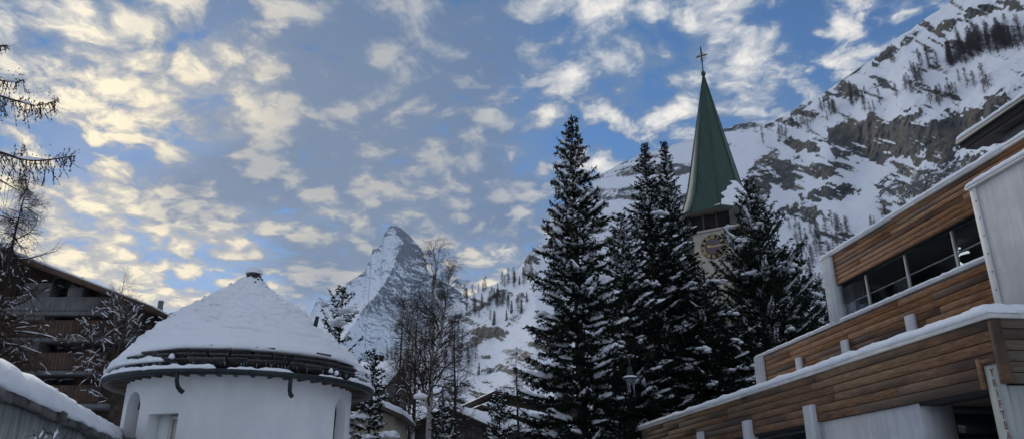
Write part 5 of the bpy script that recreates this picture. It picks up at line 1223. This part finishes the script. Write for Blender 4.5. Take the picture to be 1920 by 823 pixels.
# --- near larch just outside the left edge: two of its boughs reach into the picture
Yn = 9.0; tb = at(-170, 500, Yn); rng = np.random.RandomState(51)
nl = thing('larch_tree', 'near bare larch reaching two drooping cone-dotted boughs in from the left edge', 'tree', (tb.x, Yn, 0))
mb = MB(); mb.tube([(0, 0, -.2), (.03, 0, 3), (-.02, .05, 6), (0, 0, 8.5), (.03, 0, 10)], [.19, .16, .11, .06, .02], 10); mb.build('trunk', M['bark'], nl, True)
lb, tw, cn, sn = MB(), MB(), MB(), MB(); C0, S0 = [], []
def bough(pts, hang, n, r0_, snow_rng=None):
    P = np.array([np.array(at(u, v, Y)) - np.array([tb.x, Yn, 0]) for u, v, Y in pts]); P = np.vstack([[0.05, 0, P[0, 2] + .12], P])
    s0 = np.linspace(0, 1, len(P)); s_ = np.linspace(0, 1, 26); P = np.stack([np.interp(s_, s0, P[:, i]) for i in range(3)], -1)
    for _ in range(3): P[1:-1] = .25 * P[:-2] + .5 * P[1:-1] + .25 * P[2:]
    lb.tube(P, np.linspace(r0_, .004, 26), 7)
    for k in range(n):
        f = rng.uniform(.15, 1); b = np.array([np.interp(f, s_, P[:, i]) for i in range(3)]); L = hang * rng.uniform(.25, 1.1) * (1.05 - .6 * f)
        d = np.array([rng.normal(.15, .3), rng.normal(0, .3), -1.0 if rng.rand() < .84 else .8]); L *= 1 if d[2] < 0 else .45; d /= np.linalg.norm(d); q = [b]; 
        for _ in range(5):
            d = d + rng.normal(0, .16, 3) + [.04, 0, -.05]; d /= np.linalg.norm(d); q.append(q[-1] + d * L / 5)
        q = np.array(q); tw.sticks(q[:-1], q[1:], np.linspace(.0036, .0024, 5), np.linspace(.0034, .002, 5), 3)
        for j in range(int(L / .032)):
            ff = rng.rand(); C0.append(np.array([np.interp(ff, np.linspace(0, 1, 6), q[:, i]) for i in range(3)]) + rng.normal(0, .004, 3))
        if rng.rand() < .5:
            k0 = q[rng.randint(1, 5)]; e = k0 + rng.normal(0, 1, 3) * .06 + [.05, 0, 0]; tw.sticks([k0], [e], .0025, .0018, 3)
    for j in range(60): C0.append(np.array([np.interp(rng.uniform(.2, 1), s_, P[:, i]) for i in range(3)]) + rng.normal(0, .006, 3))
    if snow_rng:
        f = np.linspace(*snow_rng, 9); snow_pads(sn, [np.stack([np.interp(f, s_, P[:, i]) + (.015 if i == 2 else 0) for i in range(3)], -1)], rng, [.028], [.035])
bough([(-60, 165, 9), (0, 180, 9), (40, 192, 9), (70, 200, 9), (112, 148 + 48, 9)][:4] + [(112, 147 + 40, 9)], .55, 95, .022, (.62, .72))
bough([(-60, 275, 8.9), (0, 285, 8.9), (40, 300, 8.8), (80, 302, 8.8), (120, 296, 8.8), (142, 292, 8.8)], .62, 110, .026, (.42, .68))
bough([(-50, 95, 9.1), (-10, 88, 9.1), (15, 86, 9.1)], .25, 40, .014)
bough([(-60, 130, 9.2), (-10, 150, 9.2), (30, 155, 9.2), (45, 150, 9.2)], .4, 50, .016, (.6, .8))
for k in range(16):                                             # boughs out of the picture, towards the other sides
    a = rng.uniform(.9, 5.4); z = rng.uniform(2.5, 9.3); L = 1.9 * (1 - z / 11) + .4; q = np.array([(s * L * math.cos(a), s * L * math.sin(a), z - .25 * s * L + .12 * s * s) for s in np.linspace(0, 1, 7)]); lb.tube(q, np.linspace(.03, .004, 7), 5)
    for j in range(26):
        f = rng.uniform(.15, 1); b = np.array([np.interp(f, np.linspace(0, 1, 7), q[:, i]) for i in range(3)]); e = b + np.array([rng.normal(0, .08), rng.normal(0, .08), -rng.uniform(.1, .45)]); tw.sticks([b], [e], .0036, .002, 3)
lb.build('limbs', M['bark'], nl, True, kind='stuff'); tw.build('crown', M['larch'], nl, kind='stuff')
C0 = np.array(C0); rb_ = np.random.RandomState(2)
mb = MB(); mb.blobs(C0, rb_.uniform(.006, .011, len(C0)), rb_.uniform(.010, .018, len(C0)), rb_); mb.build('cones', M['larch'], nl, kind='stuff')
sn.build('snow', M['snow'], nl, True, kind='stuff')
# small twiggy shrub at the foot of the retaining wall
p = at(95, 835, 7.5)
bare_tree('garden_shrub', 'little snow dusted shrub poking up before the retaining wall', (p.x, 7.5, 0), [([(0, 0, -.05), (.02, 0, p.z * .6), (0, 0, p.z + .12)], [.012, .009, .004]), ([(0, 0, -.05), (-.1, .05, p.z * .6), (-.16, .05, p.z + .08)], [.012, .009, .004])], 61, M['bark'], M['needle'],
    [(14, lambda f, L: .16, .6, .9, .05, 'limb'), (7, lambda f, L: .08, .1, .9, 0, 'twig')], snow=.5, snow_w=.018, cat='shrub', parts=('stem', 'branch', 'twigs'), twig_r=.003)

# --- larches scattered over the mountainside: a few models, copied tree by tree
def far_larch(seed, H=15.0, R=2.6, dense=1.0):
    R *= 1.25
    rng = np.random.RandomState(seed); t = thing('larch_tree', 'x', 'tree'); mb = MB(); mb.tube([(0, 0, -1.2), (.1, 0, H * .5), (0, .1, H)], [.22, .14, .03], 5); mb.build('trunk', M['bark'], t)
    n = int(85 * dense); z = rng.uniform(H * .14, H * .98, n); L = R * (1 - z / H) ** .7 * rng.uniform(.5, 1.15, n) + .3; a = rng.rand(n) * 6.283
    d = np.stack([np.cos(a), np.sin(a), rng.normal(-.12, .16, n)], -1); b = np.stack([z * 0, z * 0, z], -1); e = b + d * L[:, None]
    c = MB(); c.sticks(b, e, .05, .02, 3); k = int(8 * dense); i = np.repeat(np.arange(n), k); f = rng.uniform(.15, 1, n * k)
    p0 = b[i] + (e - b)[i] * f[:, None]; dd = d[i] * .5 + rng.normal(0, .6, (n * k, 3)); dd[:, 2] -= .25; ln = rng.uniform(.4, 1.1, n * k); pr = rng.normal(0, 1, (n * k, 3)); pr /= np.linalg.norm(pr, axis=1)[:, None]
    c.tris(p0 - pr * .07, p0 + pr * .07, p0 + dd * ln[:, None]); c.build('crown', M['larch_far'], t); return t
protos = [far_larch(70 + k, 15 + k, 2.3 + .25 * k, 1 + .12 * k) for k in range(5)]
dark = conifer('spruce_tree', 'x', (0, 0, 0), 12, 1.9, 88, dens=.28, whorl=.6, per=5, tuft_len=.5, tuft_w=.10, flecks=160, snow=.3, snow_w=.3)
used = {id(p): False for p in protos + [dark]}
def plant(pr, u, v, label, group, s, rr):
    q = on_slope(u, v)
    if used[id(pr)]: o = copy_tree(pr)
    else: o = pr; used[id(pr)] = True
    o.location = q; o.rotation_euler = (0, 0, rr.rand() * 6.28); o.scale = (s, s, s); o['label'] = label; o['group'] = group
rr = np.random.RandomState(12)
def cluster(cu, cv, n, du, dv, label, group, smin=.75, smax=1.2, slope=0.0, dark_share=0.0):
    for _ in range(n):
        x = rr.normal(0, .5); u = cu + x * du; v = cv + rr.normal(0, .5) * dv + slope * x * du
        pr = dark if rr.rand() < dark_share else protos[rr.randint(0, 5)]; plant(pr, u, v, label, group, rr.uniform(smin, smax), rr)
# dense grove high on the right
for _ in range(74):
    u = rr.uniform(1778, 1925); top, bot = np.interp(u, [1778, 1800, 1850, 1925], [118, 84, 72, 62]), np.interp(u, [1778, 1800, 1830, 1880, 1925], [130, 128, 112, 100, 104]); v = top + (bot - top) * rr.rand() ** .7
    plant(protos[rr.randint(0, 5)], u, v, 'one of the bare larches packed into the dense grove high on the right mountainside', 'larches in the high grove', rr.uniform(.85, 1.2), rr)
g1 = 'larches scattered above the cliff'
for c, lb_ in (((1712, 152, 9, 36, 26), 'bare larch in the tall clump on open snow above the middle of the big cliff'), ((1600, 188, 9, 24, 14), 'bare larch in the tight clump just under the rocky skyline'), ((1553, 212, 10, 26, 16), 'bare larch in the clump where the big cliff meets the snow on its left'),
        ((1505, 236, 8, 22, 12), 'bare larch in the clump low on the skyline ridge right of the spire'), ((1635, 205, 5, 16, 12), 'bare larch in the small group standing on the top edge of the cliff'), ((1765, 188, 8, 20, 16), 'bare larch in the group above the right part of the cliff'),
        ((1800, 170, 7, 30, 18), 'bare larch in the loose row below the dense grove'), ((1852, 168, 3, 14, 10), 'bare larch in the trio above the hall eave'), ((1673, 122, 2, 8, 5), 'lone bare larch pair under the upper skyline rocks'), ((1745, 120, 6, 20, 14), 'bare larch beside the left end of the dense grove'),
        ((1690, 175, 5, 40, 20), 'bare larch standing singly on snow just above the cliff'), ((1460, 262, 7, 30, 16), 'bare larch on the ridge nearest the green spire')): cluster(*c, lb_, g1, .6, 1.1, -.1)
S2 = 'bare larch in the brown grove on the slope below the cliff, left of the hall'; g2 = 'larches in the grove below the cliff'
for c in ((1530, 470, 17, 60, 40), (1515, 520, 12, 50, 40), (1570, 440, 10, 40, 16), (1500, 450, 6, 22, 20), (1545, 540, 8, 40, 30)): cluster(*c, S2, g2, .65, 1.05)
S3 = 'small bare larch on the snow slope directly above the hall roof'; g3 = 'larches above the hall roof'
for c in ((1645, 425, 5, 22, 10), (1662, 408, 4, 14, 8), (1690, 400, 3, 20, 8)): cluster(*c, S3, g3, .35, .55)
S4 = 'larch on the rocky shoulder left of the tall spruces'; g4 = 'larches on the rocky shoulder'
for c in ((935, 570, 20, 34, 22), (880, 590, 8, 22, 16), (960, 535, 10, 24, 8), (905, 545, 5, 16, 5), (878, 562, 6, 14, 5), (985, 520, 6, 24, 10), (925, 600, 3, 16, 8), (970, 590, 3, 10, 8)): cluster(*c, S4, g4, .65, 1.2, 0, .10)
S5 = 'brown larch in the wood below the peak, behind the birch'; g5 = 'larches in the wood behind the birch'
for c in ((775, 680, 15, 60, 34), (840, 655, 12, 46, 34), (720, 692, 8, 30, 10), (880, 680, 9, 50, 24), (800, 630, 6, 40, 14)): cluster(*c, S5, g5, .8, 1.3, 0, .12)
# ------------------------------------------------------------------ the air between here and the far peak
hz = MB(); hz.box((-9000, -700, -1.6), (9000, 9200, 1560))
mh = bpy.data.materials.new('haze_air'); mh.use_nodes = True; th_ = NT(mh.node_tree); th_.n.clear()
pv = th_.new('ShaderNodeVolumePrincipled'); pv.inputs['Color'].default_value = (.66, .81, 1, 1); pv.inputs['Density'].default_value = 4e-5
th_.l.new(pv.outputs[0], th_.new('ShaderNodeOutputMaterial').inputs['Volume'])
hz.build('haze', mh, kind='stuff')
